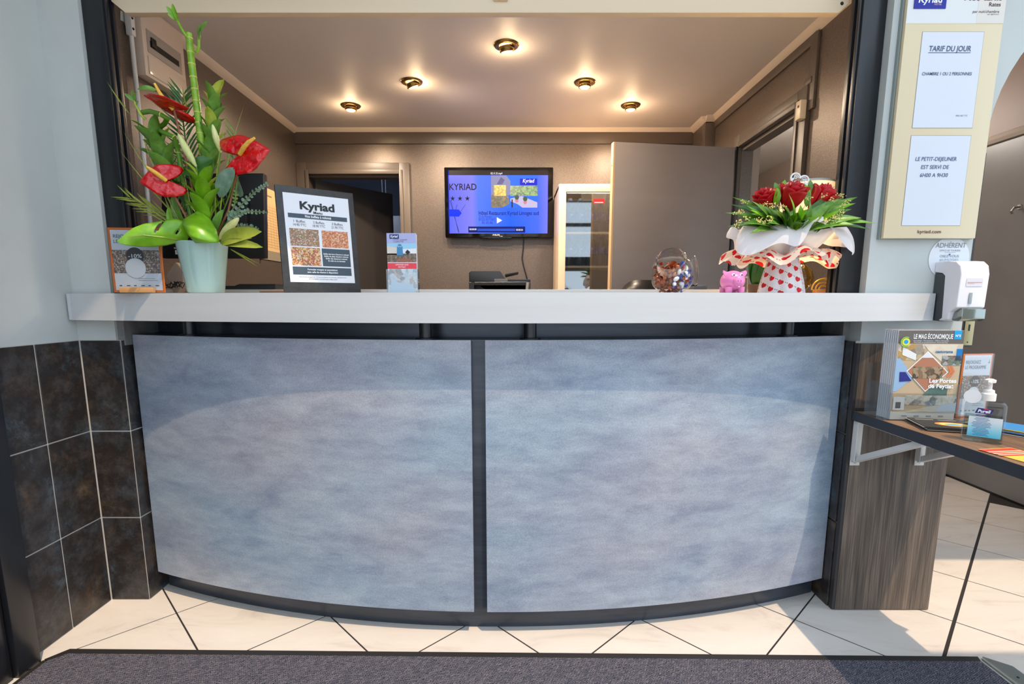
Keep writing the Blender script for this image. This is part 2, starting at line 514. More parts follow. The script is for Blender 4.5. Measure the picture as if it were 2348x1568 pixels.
obj('plate', MB().lathe([(0.016, 0), (0.014, 0.004)], 16, (2.855, 3.027, 1.66), Matrix.Rotation(-pi / 2, 3, 'Y')), mat('chrome'), kn, smooth=True)
BEIGE = mat('beige_paint', (186, 170, 158), 0.6)
struct('ceiling_corridor', MB().box(1.44, 1.92, 2.57, 2.96, 7.0, 2.63), mat('matt_white', (222, 220, 216), 0.7), 'white corridor ceiling')
struct('wall_corridor_end', MB().box(1.2, 7.0, 0, 2.96, 7.1, 2.62), BEIGE, 'beige wall at the end of the corridor')
ws = struct('wall_stub', MB().box(1.44, 3.52, 0, 1.60, 3.60, 2.57), BEIGE, 'beige wall end seen through the side door')
struct('wall_corridor_side', MB().box(1.50, 3.60, 0, 1.60, 7.0, 2.57), BEIGE, 'beige wall along the corridor')
mr = thing('wall_mirror', 'tall thin mirror edge with silver frame behind the side door', 'mirror', (1.48, 3.50, 1.2))
obj('frame', MB().box(1.452, 3.494, 1.15, 1.478, 3.52, 1.93), mat('aluminium'), mr, bevel=0.002)
obj('glass', MB().box(1.4785, 3.505, 1.17, 1.52, 3.52, 1.92), mat('mirror_blue', (70, 84, 104), 0.12, 0.8), mr)

# ---- unseen ceiling strips and pier shaping the sunlight, entrance front and paving outside
struct('ceiling_shade_left', MB().box(-1.72, -1.35, 2.62, -1.14, 1.96, 2.72), mat('matt_white'), 'unseen hall ceiling strip shaped to shade the left wall')  # strip sized to keep the sun off the upper left wall
struct('ceiling_shade_rear', MB().box(-1.14, 1.30, 2.62, 2.96, 1.92, 2.72), mat('matt_white'), 'unseen hall ceiling strip shaped to shade the walls beside the counter')  # front edge placed to limit how far back the sun reaches
struct('wall_shade_pier', MB().box(1.92, 0.10, 0, 2.45, 0.69, 2.62), W_WHITE, 'unseen white pier added to shade the right side of the hall')  # added out of view to cast the shadow over floor and shelf
ALU = mat('dark_aluminium', (60, 62, 66), 0.4, 0.5)
ff = struct('wall_front', MB().box(-1.72, -1.42, 0, 2.96, -1.35, 0.10), ALU, 'glazed entrance front')
for x in (-1.69, -0.78, 0.06, 0.80, 1.56, 2.26, 2.92):
    obj('mullion', MB().box(x - 0.035, -1.42, 0.10, x + 0.035, -1.35, 2.72), ALU, ff)
for z0, z1 in ((1.60, 1.82), (2.29, 2.34), (2.66, 2.72)):
    obj('transom', MB().box(-1.72, -1.42, z0, 2.96, -1.351, z1), ALU, ff)
struct('ground_outside', MB().box(-9, -12, -0.14, 9, -1.35, -0.03), noisy('paving', [(0.3, (176, 170, 160)), (0.7, (196, 190, 180))], (3, 3, 3), rough=0.8), 'pale paving outside the entrance')

# ---- counter opening: shutter posts and bar
sp = thing('shutter_post', 'black steel shutter post standing at the left end of the counter', 'post', (-1.375, 1.88, 1.163), 'black posts framing the counter opening')
obj('channel', MB().box(-1.4135, 1.865, 1.1635, -1.345, 1.925, 2.36), BLACKM, sp, bevel=0.003)
obj('guide_lip', MB().box(-1.345, 1.872, 1.1635, -1.3375, 1.884, 2.36), BLACKM, sp, bevel=0.001)
obj('guide_lip', MB().box(-1.345, 1.90, 1.1635, -1.3375, 1.912, 2.36), BLACKM, sp, bevel=0.001)
sp = thing('shutter_post', 'black steel shutter post standing behind the red rose bouquet', 'post', (1.168, 1.85, 1.163), 'black posts framing the counter opening')
obj('channel', MB().box(1.133, 1.83, 1.1635, 1.2095, 1.90, 2.36), BLACKM, sp, bevel=0.003)
obj('guide_lip', MB().box(1.1255, 1.838, 1.1635, 1.133, 1.85, 2.36), BLACKM, sp, bevel=0.001)
obj('guide_lip', MB().box(1.1255, 1.866, 1.1635, 1.133, 1.878, 2.36), BLACKM, sp, bevel=0.001)
zb = onY(1100, 32, 1.90).z
sb = thing('shutter_bar', 'cream lacquered shutter bottom bar spanning the counter opening', 'shutter bar', (-0.1, 1.91, zb))
obj('bar', MB().prism([(-1.333, 1.892, zb + 0.035), (-1.29, 1.892, zb), (1.09, 1.892, zb), (1.121, 1.892, zb + 0.028), (1.121, 1.892, zb + 0.13), (-1.333, 1.892, zb + 0.13)], (0, 0.03, 0)), CREAM, sb, bevel=0.002)
obj('bracket', MB().box(-0.062, 1.882, zb + 0.034, -0.014, 1.892, zb + 0.06), CREAM, sb, bevel=0.002)
obj('screw', MB().lathe([(0.006, 0), (0.004, 0.002)], 10, (1.098, 1.892, zb + 0.028), Matrix.Rotation(pi / 2, 3, 'X')), mat('slot_black'), sb)
obj('screw', MB().lathe([(0.006, 0), (0.004, 0.002)], 10, (-0.038, 1.882, zb + 0.042), Matrix.Rotation(pi / 2, 3, 'X')), mat('slot_black'), sb)

# ---- back office
YB, ZC, XL, XR = 3.96, 2.36, -1.566, 1.371
CEIL = noisy('stretch_ceiling', [(0.3, (222, 214, 211)), (0.7, (227, 219, 216))], (1.2, 1.2, 1.2), rough=0.52, spec=0.45)
ce = struct('ceiling', MB().box(-1.72, 1.88, ZC, 1.44, YB + 0.1, ZC + 0.08), CEIL, 'glossy stretched ceiling of the back office')
struct('wall_office_left', MB().box(-1.72, 1.96, 0, XL, YB + 0.1, ZC), PAPER, 'taupe metallic wallpaper on the office left wall')
pt = obj('paint_patch', MB().add([onX(x, y, XL + 0.0015) for x, y in ((276, 24), (290, 30), (296, 72), (290, 66), (284, 50), (276, 46))], [(0, 1, 2, 3, 4, 5)]), W_WHITE, bpy.data.objects['wall_office_left'])
wo = struct('wall_office_right', MB().box(XR, 1.92, 0, 1.44, 2.62, ZC), PAPER, 'taupe metallic wallpaper on the office right wall')
obj('wall_part', MB().box(XR, 2.62, 2.04, 1.44, 3.26, ZC), PAPER, wo)
obj('wall_part', MB().box(XR, 3.26, 0, 1.44, 3.98, ZC), PAPER, wo)
obj('corner_casing', MB().box(1.305, 3.76, 0, XR, 3.96, ZC), PAPER, wo)
obj('corner_post', MB().box(1.30, 3.70, 0, 1.372, 3.76, ZC - 0.04), TRIMB, wo, bevel=0.003)
wb = struct('wall_back', MB().box(-0.82, YB, 0, 1.44, YB + 0.1, ZC), PAPER, 'taupe metallic wallpaper on the back wall')
obj('wall_part', MB().box(-1.72, YB, 2.045, -0.82, YB + 0.1, ZC), PAPER, wb)
struct('wall_store_front', MB().box(-2.6, YB, 0, -1.72, YB + 0.1, 2.63), PAPER, 'wall beside the store room')
struct('roof', MB().box(-2.7, 1.92, 2.635, 3.0, 7.1, 2.75), mat('matt_white'), 'flat roof over the office, added to keep stray sun out')  # slab added to stop sun leaking in between the ceilings
obj('wall_part', MB().box(-1.72, YB, 0, -1.49, YB + 0.1, 2.045), PAPER, wb)
obj('ceiling_band', MB().box(XL, YB - 0.014, 2.255, 1.305, YB, 2.335), TRIMB, wb, bevel=0.003)
def casing(par, pts_out, pts_in, axis, d0, d1):
    """three-sided casing between an outer and an inner rectangle (a0,a1,top)"""
    (a0, a1, t), (b0, b1, s) = pts_out, pts_in
    for r in ((a0, 0, b0, t), (b1, 0, a1, t), (b0, s, b1, t)):
        u0, z0, u1, z1 = r
        if axis == 'x': mb = MB().box(u0, d0, z0, u1, d1, z1)
        else: mb = MB().box(d0, u0, z0, d1, u1, z1)
        obj('casing', mb, TRIMB2, par, bevel=0.004)
TRIMB2 = mat('taupe_gloss', (98, 87, 78), 0.40)
dc = struct('door_2', MB().box(-1.49, YB + 0.02, 2.03, -0.82, YB + 0.09, 2.045), TRIMB2, 'taupe door frame in the back wall, door ajar')
casing(dc, (-1.565, -0.745, 2.125), (-1.49, -0.82, 2.045), 'x', YB - 0.02, YB)
casing(dc, (-1.50, -0.795, 2.075), (-1.475, -0.82, 2.045), 'x', YB - 0.028, YB - 0.02)
h0 = Vector((-1.47, YB + 0.09, 0)); fe = onZ(873, 440, 2.03)
dd = Vector((fe.x - h0.x, fe.y - h0.y, 0)); dd = dd.normalized() * 0.70
nn = Vector((dd.y, -dd.x, 0)).normalized() * 0.04
LEAFD = mat('dark_leaf', (76, 70, 68), 0.4)
obj('door_leaf', MB().prism([h0 + Vector((0, 0, 0.01)), h0 + dd + Vector((0, 0, 0.01)), h0 + dd - nn + Vector((0, 0, 0.01)), h0 - nn + Vector((0, 0, 0.01))], (0, 0, 2.02)), LEAFD, dc)
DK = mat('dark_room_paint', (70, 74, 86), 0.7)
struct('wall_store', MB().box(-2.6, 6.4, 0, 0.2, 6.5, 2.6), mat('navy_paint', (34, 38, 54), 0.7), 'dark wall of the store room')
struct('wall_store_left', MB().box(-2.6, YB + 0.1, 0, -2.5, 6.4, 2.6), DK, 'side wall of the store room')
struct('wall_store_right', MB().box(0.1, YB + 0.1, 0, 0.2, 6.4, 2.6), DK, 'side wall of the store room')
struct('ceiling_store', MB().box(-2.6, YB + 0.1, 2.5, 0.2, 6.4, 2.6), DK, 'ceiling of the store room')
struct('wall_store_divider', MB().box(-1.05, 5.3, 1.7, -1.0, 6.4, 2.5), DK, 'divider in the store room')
bx = thing('store_cabinet', 'pale grey cabinet in the dark store room', 'cabinet', (-1.0, 5.7, 0))
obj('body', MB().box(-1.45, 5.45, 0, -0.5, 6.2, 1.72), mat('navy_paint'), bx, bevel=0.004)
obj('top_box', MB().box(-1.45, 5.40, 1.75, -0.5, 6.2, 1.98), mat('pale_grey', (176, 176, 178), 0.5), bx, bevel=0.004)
obj('shelf_line', MB().box(-1.45, 5.44, 1.72, -0.5, 6.2, 1.75), mat('slot_black'), bx)
cb = thing('hanging_cable', 'thin grey cables hanging in the store room doorway', 'cable', (-0.9, 5.2, 1.0))
for q, (a, b) in enumerate(((878, 6), (886, -4))):
    obj('cable', MB().tube([(onY(a, 470, 5.3).x, 5.3, 2.5), onY(a, 470, 5.3), onY(a + b, 510, 5.3), onY(a - b * .5, 560, 5.3), onY(a - 2 + b, 660, 5.3)], 0.005, 6), mat('cable_grey', (120, 122, 128), 0.5), cb)

# right side door: casing on the wall, leaf swung into the office
dr = struct('door_3', MB().box(XR + 0.002, 2.61, 2.02, 1.438, 3.27, 2.04), TRIMB2, 'side door standing open into the office')
casing(dr, (2.54, 3.33, 2.115), (2.62, 3.26, 2.04), 'y', XR - 0.022, XR)
casing(dr, (2.60, 3.28, 2.07), (2.625, 3.255, 2.04), 'y', XR - 0.03, XR - 0.022)
L0, L1 = onZ(1412, 325, 2.035), onZ(1686, 338, 2.035)
ld = (L1 - L0); ld.z = 0; ln = Vector((-ld.y, ld.x, 0)).normalized() * 0.04
LEAF = noisy('grey_leaf', [(0.3, (142, 131, 126)), (0.7, (148, 137, 131))], (2, 2, 9), rough=0.42)
b0, b1 = Vector((L0.x, L0.y, 0.01)), Vector((L1.x, L1.y, 0.01))
lf = obj('door_leaf', MB().prism([b0, b1, b1 + ln, b0 + ln], (0, 0, 2.025)), LEAF, dr, bevel=0.002)
e0 = (b0 - b1).normalized()
obj('edge_strip', MB().prism([b0 + e0 * 0.0005, b0 + ln + e0 * 0.0005, b0 + ln + e0 * 0.012, b0 + e0 * 0.012], (0, 0, 2.025)), mat('pale_wood', (216, 180, 138), 0.5), lf)
obj('latch', MB().prism([b0 + e0 * 0.012 + ln * .3, b0 + ln * .7 + e0 * 0.012, b0 + ln * .7 + e0 * 0.016, b0 + ln * .3 + e0 * 0.016], (0, 0, 0.08)).xf(Matrix.Translation((0, 0, 1.9))), CREAM, lf)
obj('hinge_jamb', MB().box(1.335, 3.255, 0.0, XR - 0.022, 3.30, 2.045), BLACKM, dr, bevel=0.003)
# upper panel frame above the side door and the ceiling moulding
obj('panel_rail', MB().box(XR - 0.012, 2.52, 2.285, XR, 3.70, 2.33), TRIMB2, wo, bevel=0.003)
obj('panel_stile', MB().box(XR - 0.014, 2.50, 2.0, XR, 2.56, 2.325), TRIMB2, wo, bevel=0.004)
obj('stile_foot', MB().box(XR - 0.02, 2.52, 2.115, XR, 2.575, 2.145), TRIMB2, wo, bevel=0.008)
obj('edge_bead', MB().box(XR - 0.006, 2.0, 1.16, XR, 2.02, ZC), mat('gold_edge', (196, 160, 96), 0.25, 0.6), wo)
def cove(name, a, b, n, r=0.034):
    a, b, n = Vector(a), Vector(b), Vector(n)
    sec = [Vector((0, 0, 0)), Vector((0, 0, -r)), n * (r * 0.35) + Z * (-r * 0.8), n * (r * 0.8) + Z * (-r * 0.35), n * r]
    return struct(name, MB().prism([a + p for p in sec], b - a), mat('ivory_cove', (226, 210, 192), 0.4), 'cream cove moulding under the ceiling', smooth=True)
cove('trim_1', (XL, 1.96, ZC), (XL, YB, ZC), (1, 0, 0))
cove('trim_2', (XL, YB, ZC), (1.305, YB, ZC), (0, -1, 0))
cove('trim_3', (XR, 1.92, ZC), (XR, 3.74, ZC), (-1, 0, 0))
cove('trim_4', (1.305, 3.70, ZC), (1.305, YB, ZC), (-1, 0, 0))
cove('trim_5', (1.30, 3.705, ZC), (XR, 3.705, ZC), (0, -1, 0))

# ================================================================== COUNTER
def arcy(x, R, cy=5.161, cx=-0.037):
    return cy - sqrt(R * R - (x - cx) ** 2)
def curved(x0, x1, R, depth, z0, z1, n=40):
    """slab following the counter's arc"""
    pts = []
    xs = [x0 + (x1 - x0) * k / n for k in range(n + 1)]
    front = [Vector((x, arcy(x, R), z0)) for x in xs]
    back = [Vector((x, arcy(x, R - depth), z0)) for x in reversed(xs)]
    mb = MB()
    vs_ = []
    for x in xs:
        yf, yb = arcy(x, R), arcy(x, R - depth)
        vs_ += [(x, yf, z0), (x, yb, z0), (x, yb, z1), (x, yf, z1)]
    fs_ = []
    for k in range(n):
        a, b = 4 * k, 4 * k + 4
        for q in range(4):
            fs_.append((a + q, a + (q + 1) % 4, b + (q + 1) % 4, b + q))
    fs_ += [(0, 1, 2, 3), (4 * n + 3, 4 * n + 2, 4 * n + 1, 4 * n)]
    return mb.add(vs_, fs_)
def stone():
    m = mat('blue_grey_laminate', (150, 160, 175), 0.38, 0, 0.45)
    nt = m.node_tree; b = nt.nodes['Principled BSDF']
    co = coords(nt, (2.6, 2.6, 7.5))
    co2 = coords(nt, (8, 8, 25))
    co3 = coords(nt, (1.1, 1.1, 2.0))
    co4 = coords(nt, (240, 240, 240))
    n1 = nd(nt, 'ShaderNodeTexNoise', i_Scale=1.0, i_Detail=7.0, i_Roughness=0.68, i_Distortion=0.6)
    n2 = nd(nt, 'ShaderNodeTexNoise', i_Scale=1.0, i_Detail=6.0, i_Roughness=0.6, i_Distortion=0.3)
    n3 = nd(nt, 'ShaderNodeTexNoise', i_Scale=1.0, i_Detail=2.0)
    n4 = nd(nt, 'ShaderNodeTexNoise', i_Scale=1.0, i_Detail=2.0)
    for c, n in ((co, n1), (co2, n2), (co3, n3), (co4, n4)): nt.links.new(c, n.inputs['Vector'])
    r1 = ramp(nt, n1.outputs['Fac'], [(0.32, rgb(108, 121, 142)), (0.48, rgb(150, 159, 170)), (0.66, rgb(184, 191, 196))])
    r2 = ramp(nt, n2.outputs['Fac'], [(0.34, rgb(108, 122, 138)), (0.50, rgb(158, 168, 178)), (0.64, rgb(192, 204, 208))])
    mx = nd(nt, 'ShaderNodeMix', data_type='RGBA'); mx.inputs[0].default_value = 0.36
    nt.links.new(r1.outputs[0], mx.inputs[6]); nt.links.new(r2.outputs[0], mx.inputs[7])
    r3 = ramp(nt, n3.outputs['Fac'], [(0.36, rgb(138, 166, 192)), (0.64, rgb(182, 166, 176))])
    mx2 = nd(nt, 'ShaderNodeMix', data_type='RGBA'); mx2.inputs[0].default_value = 0.36
    nt.links.new(mx.outputs[2], mx2.inputs[6]); nt.links.new(r3.outputs[0], mx2.inputs[7])
    r4 = ramp(nt, n4.outputs['Fac'], [(0.3, (0.85, 0.85, 0.85)), (0.7, (1.1, 1.1, 1.1))])
    mx3 = nd(nt, 'ShaderNodeMix', data_type='RGBA', blend_type='MULTIPLY'); mx3.inputs[0].default_value = 1.0
    nt.links.new(mx2.outputs[2], mx3.inputs[6]); nt.links.new(r4.outputs[0], mx3.inputs[7])
    nt.links.new(mx3.outputs[2], b.inputs['Base Color'])
    return m
STONE = stone()
rc = thing('reception_counter', 'curved reception counter clad in two blue-grey mottled panels', 'counter', (0, 1.75, 0))
obj('body', curved(-1.388, 1.182, 3.46, 0.12, 0.0, 1.012), DARKM, rc, smooth=True)
obj('kick_board', curved(-1.388, 1.182, 3.4827, 0.022, 0.0, 0.088), DARKM, rc, smooth=True)
XM0, XM1 = onY(1082, 1000, 1.627).x, onY(1114, 1000, 1.627).x
obj('panel', curved(-1.386, XM0, 3.535, 0.022, 0.0895, 1.016, 30), STONE, rc, smooth=True)
obj('panel', curved(XM1, 1.184, 3.535, 0.022, 0.0895, 1.016, 30), STONE, rc, smooth=True)
obj('mullion', curved(XM0 - 0.01, XM1 + 0.01, 3.513, 0.05, 0.0885, 1.0125, 4), DARKM, rc)
obj('top_ledge', curved(-1.388, 1.182, 3.528, 0.15, 1.0125, 1.0165), DARKM, rc, smooth=True)
obj('recess_band', curved(-1.388, 1.182, 3.40, 0.02, 1.0165, 1.0715), DARKM, rc, smooth=True)
for px in (397, 978, 1215, 1833):
    p = onY(px, 758, 1.70)
    x = p.x if abs(p.x) < 0.6 else onY(px, 758, 1.75 if p.x > 0 else 1.77).x
    y = arcy(x, 3.485)
    sp_ = obj('support_post', MB().lathe([(0.021, 1.0165), (0.021, 1.0715)], 20, (x, y, 0)), BLACKM, rc, smooth=True)
    obj('flange', MB().lathe([(0.034, 1.0168), (0.034, 1.0195), (0.03, 1.021)], 24, (x, y, 0)), BLACKM, sp_, smooth=True)
# worktop with its deep fascia
def fasy(x): return 1.556 + 0.1317 * (x - 0.02) ** 2 - 0.0101 * (x - 0.02) ** 4
ZT0, ZT1 = 1.0718, 1.163
xs = [-1.541 + (1.437 + 1.541) * k / 48 for k in range(49)]
plan = [(x, fasy(x)) for x in xs] + [(1.437, 1.799), (1.212, 1.799), (1.2, 1.90), (1.2, 2.06), (-1.405, 2.06), (-1.405, 1.96), (-1.4135, 1.8435), (-1.541, 1.8435)]
ct = thing('counter_top', 'pale grey worktop with a deep curved fascia on the reception counter', 'worktop', (0, 1.8, ZT0))
FASC = noisy('pale_grey_laminate', [(0.3, (196, 196, 196)), (0.7, (203, 203, 203))], (1, 1, 30), rough=0.34)
obj('slab', MB().prism([(x, y, ZT0) for x, y in plan], (0, 0, ZT1 - ZT0)), FASC, ct, smooth=True)
tag(obj('rear_ledge', MB().box(-1.40, 2.0605, 1.148, 1.10, 2.16, 1.182), mat('desk_white', (216, 210, 202), 0.5), None, bevel=0.002), 'thin white ledge board fixed along the rear of the worktop', 'ledge')
obj('end_edge', MB().box(-1.5408, fasy(-1.535) - 0.0015, ZT0 + 0.001, -1.530, fasy(-1.535) + 0.006, ZT1 - 0.001), FASC, ct)
# mat
MATC = mat('ribbed_mat', (70, 72, 84), 0.95, spec=0.1)
nt = MATC.node_tree; b = nt.nodes['Principled BSDF']
co = coords(nt, (1, 1, 1))
br = nd(nt, 'ShaderNodeTexBrick', i_Scale=46.0); br.inputs['Mortar Size'].default_value = 0.03; br.inputs['Mortar Smooth'].default_value = 0.6
br.inputs['Color1'].default_value = rgb(84, 84, 96); br.inputs['Color2'].default_value = rgb(112, 108, 116); br.inputs['Mortar'].default_value = rgb(36, 37, 46)
br.inputs['Brick Width'].default_value = 0.55; br.inputs['Row Height'].default_value = 0.22
mp = nd(nt, 'ShaderNodeMapping'); mp.inputs['Rotation'].default_value = (0, 0, radians(-28)); nt.links.new(co, mp.inputs[0])
nz = nd(nt, 'ShaderNodeTexNoise', i_Scale=150.0, i_Detail=2.0); nt.links.new(co, nz.inputs['Vector'])
av = nd(nt, 'ShaderNodeVectorMath', operation='MULTIPLY_ADD'); av.inputs[1].default_value = (0.010,) * 3
nt.links.new(nz.outputs['Color'], av.inputs[0]); nt.links.new(mp.outputs[0], av.inputs[2]); nt.links.new(av.outputs[0], br.inputs['Vector'])
nt.links.new(br.outputs['Color'], b.inputs['Base Color'])
bp = nd(nt, 'ShaderNodeBump', i_Strength=0.9, i_Distance=0.004); bp.invert = True
nt.links.new(br.outputs['Fac'], bp.inputs['Height']); nt.links.new(bp.outputs[0], b.inputs['Normal'])
mt = thing('door_mat', 'blue-grey woven entrance mat with black rubber border', 'mat', (0, 0.7, 0))
def my(x): return 1.534 - (x + 0.0) * 0.0125
obj('carpet', MB().prism([(-1.48, -0.4, 0.001), (1.49, -0.4, 0.001), (1.49, my(1.5) - 0.024, 0.001), (-1.44, my(-1.5) - 0.024, 0.001), (-1.48, my(-1.5) - 0.06, 0.001)], (0, 0, 0.006)), MATC, mt)
RUB = mat('black_rubber', (38, 35, 34), 0.5)
obj('rubber_border', MB().prism([(-1.455, my(-1.5), 0.001), (-1.44, my(-1.5) - 0.024, 0.001), (1.49, my(1.5) - 0.024, 0.001), (1.50, my(1.5), 0.001)], (0, 0, 0.005)), RUB, mt)
obj('rubber_border', MB().prism([(-1.455, my(-1.5), 0.001), (-1.495, my(-1.5) - 0.05, 0.001), (-1.48, my(-1.5) - 0.06, 0.001), (-1.44, my(-1.5) - 0.024, 0.001)], (0, 0, 0.005)), RUB, mt)
obj('rubber_border', MB().box(-1.495, -0.4, 0.001, -1.48, my(-1.5) - 0.055, 0.006), RUB, mt)
tb = thing('threshold_strip', 'grey aluminium threshold strip at the end of the mat', 'threshold strip', (1.53, 1.0, 0))
obj('strip', MB().prism([(1.505, -0.4, 0.001), (1.57, -0.4, 0.001), (1.57, 1.47, 0.001), (1.515, 1.515, 0.001), (1.505, 1.505, 0.001)], (0, 0, 0.006)), mat('satin_aluminium', (150, 160, 158), 0.4, 0.7), tb, bevel=0.0015)
for yy in (1.42, 0.9, 0.4):
    obj('screw', MB().lathe([(0.004, 0.007), (0.003, 0.0085)], 10, (1.538, yy, 0)), mat('slot_black'), tb)

# wooden board on the wall and the console shelf
def wood(name, dark, light, axis):
    m = mat(name, light, 0.5)
    nt = m.node_tree; b = nt.nodes['Principled BSDF']
    s1 = {'z': (16, 16, 1.1), 'y': (16, 1.1, 16)}[axis]; s2 = {'z': (210, 210, 5), 'y': (210, 5, 210)}[axis]
    n1 = nd(nt, 'ShaderNodeTexNoise', i_Scale=1.0, i_Detail=5.0, i_Distortion=1.4); nt.links.new(coords(nt, s1), n1.inputs['Vector'])
    n2 = nd(nt, 'ShaderNodeTexNoise', i_Scale=1.0, i_Detail=3.0); nt.links.new(coords(nt, s2), n2.inputs['Vector'])
    mxx = nd(nt, 'ShaderNodeMath', operation='MULTIPLY_ADD'); mxx.inputs[1].default_value = 0.55
    hm = nd(nt, 'ShaderNodeMath', operation='MULTIPLY'); hm.inputs[1].default_value = 0.45
    nt.links.new(n2.outputs['Fac'], hm.inputs[0]); nt.links.new(n1.outputs['Fac'], mxx.inputs[0]); nt.links.new(hm.outputs[0], mxx.inputs[2])
    mid = tuple((a + c) / 2 for a, c in zip(dark, light))
    r = ramp(nt, mxx.outputs[0], [(0.38, rgb(*dark)), (0.5, rgb(*mid)), (0.62, rgb(*light))])
    nt.links.new(r.outputs[0], b.inputs['Base Color'])
    bp = nd(nt, 'ShaderNodeBump', i_Strength=0.25, i_Distance=0.001); nt.links.new(n2.outputs['Fac'], bp.inputs['Height']); nt.links.new(bp.outputs[0], b.inputs['Normal'])
    return m
WOODV = wood('dark_oak_board', (60, 52, 47), (122, 106, 92), 'z')
WOODS = wood('brown_oak_top', (92, 68, 50), (148, 114, 86), 'y')
bo = thing('wood_board', 'dark oak veneer board fixed upright under the price board', 'board', (1.37, 1.785, 0))
obj('board', MB().box(1.2, 1.776, 0.003, 1.548, 1.797, 0.993), WOODV, bo, bevel=0.001, seg=1)
obj('edge_strip', MB().box(1.1895, 1.778, 0.003, 1.2, 1.797, 0.993), mat('dark_jamb'), bo)
NAVY = mat('navy_edge', (38, 41, 50), 0.4)
sh = thing('console_shelf', 'narrow oak shelf with a dark edge running out from the oak board', 'shelf', (1.37, 1.35, 0.725))
obj('shelf_board', MB().box(1.195, 0.86, 0.7255, 1.545, 1.7752, 0.757), WOODS, sh)
obj('edge_band', MB().box(1.1925, 0.86, 0.7252, 1.195, 1.7752, 0.7568), NAVY, sh)
obj('edge_band', MB().box(1.1925, 0.8575, 0.7252, 1.5475, 0.86, 0.7568), NAVY, sh)
obj('back_strip', MB().box(1.2, 1.768, 0.7573, 1.545, 1.7755, 0.768), mat('dark_jamb'), sh)
WM = mat('white_metal', (214, 212, 208), 0.35)
for k, xb in enumerate((1.216, 1.445)):
    br_ = thing('shelf_bracket', ('white folding bracket under the shelf at its navy edge side' if k == 0 else 'white folding bracket under the shelf near the board outer edge'), 'bracket', (xb, 1.775, 0.56), 'white shelf brackets')
    obj('wall_leg', MB().box(xb - 0.017, 1.772, 0.56, xb + 0.017, 1.7755, 0.7245), WM, br_, bevel=0.002)
    obj('leg_flange', MB().box(xb - 0.017, 1.752, 0.58, xb - 0.0145, 1.772, 0.7245), WM, br_)
    obj('top_leg', MB().box(xb - 0.017, 1.44, 0.7215, xb + 0.017, 1.772, 0.7248), WM, br_, bevel=0.001)
    obj('strut', MB().prism([(xb - 0.012, 1.768, 0.572), (xb - 0.012, 1.47, 0.7212), (xb - 0.012, 1.51, 0.7212), (xb - 0.012, 1.768, 0.594)], (0.024, 0, 0)), WM, br_, bevel=0.002)
    obj('rivet', MB().lathe([(0.005, 0), (0.003, 0.003)], 10, (xb, 1.772, 0.572), Matrix.Rotation(pi / 2, 3, 'X')), mat('chrome'), br_)

# ================================================================== OFFICE
BRASS = mat('antique_brass', (150, 118, 66), 0.25, 0.9)
CHROME = mat('chrome', (190, 190, 192), 0.15, 1.0)
BLK = mat('black_plastic', (20, 20, 22), 0.35)
BLKG = mat('black_gloss', (10, 10, 12), 0.08)
BLKM = mat('black_matt', (30, 30, 32), 0.6)
WHT = mat('white_plastic', (228, 228, 226), 0.35)
PAPW = mat('white_paper', (226, 227, 232), 0.6)
def lamp(name, loc, e, col=(1.0, 0.70, 0.40), r=0.03):
    ld_ = bpy.data.lights.new(name, 'POINT'); ld_.energy = e; ld_.color = col; ld_.shadow_soft_size = r
    lo = bpy.data.objects.new(name, ld_); COL.objects.link(lo); lo.location = loc
    return lo
BULB = mat('lit_bulb', (255, 220, 160), 0.4, emit=(255, 214, 140), estr=9.0)
spots = [((804, 242), 'brass recessed ceiling spotlight above the store room door', 0, 0.0),
         ((944, 187), 'brass recessed ceiling spotlight tipped out of its ring', 1, 0.35),
         ((1161, 103), 'brass recessed ceiling spotlight set closest to the shutter bar', 1, 0.15),
         ((1341, 188), 'brass recessed ceiling spotlight above the door leaf, nearer the shutter', 0, 0.0),
         ((1446, 241), 'brass recessed ceiling spotlight above the door leaf, nearer the back wall', 0, 0.0)]
for (px, py), lab, tilt, an in spots:
    p = onZ(px, py, ZC)
    t = thing('ceiling_spotlight', lab, 'spotlight', (p.x, p.y, ZC), 'recessed spotlights in the office ceiling')
    obj('ring', MB().lathe([(0.036, 0.0), (0.036, -0.006), (0.047, -0.010), (0.058, -0.007), (0.062, -0.0005)], 32, p, capb=False, capt=False), BRASS, t, smooth=60)
    R = Matrix.Rotation(-an, 3, 'Y') @ Matrix.Rotation(0.25 if tilt else 0.0, 3, 'X')
    c = p + Vector((0, 0, -0.004))
    obj('housing', MB().lathe([(0.034, 0.0), (0.036, -0.012), (0.035, -0.024), (0.031, -0.026)], 28, c, R, capb=False, capt=False), BRASS, t, smooth=60)
    obj('bulb', MB().lathe([(0.030, -0.022), (0.024, -0.027), (0.0, -0.029)], 24, c, R, capb=False), BULB, t, smooth=60)
    sd_ = bpy.data.lights.new('spot_beam', 'SPOT'); sd_.energy = 40; sd_.color = (1.0, 0.81, 0.61); sd_.spot_size = radians(168); sd_.spot_blend = 0.7; sd_.shadow_soft_size = 0.03
    so = bpy.data.objects.new('spot_beam', sd_); COL.objects.link(so); so.parent = t
    so.location = c + R @ Vector((0, 0, -0.034)) - Vector(t['_base']); so.rotation_euler = R.to_euler()
    lo = lamp('spot_light', tuple(c + R @ Vector((0, 0, -0.055))), 1.3)
    lo.parent = t; lo.location = c + R @ Vector((0, 0, -0.055)) - Vector(t['_base'])

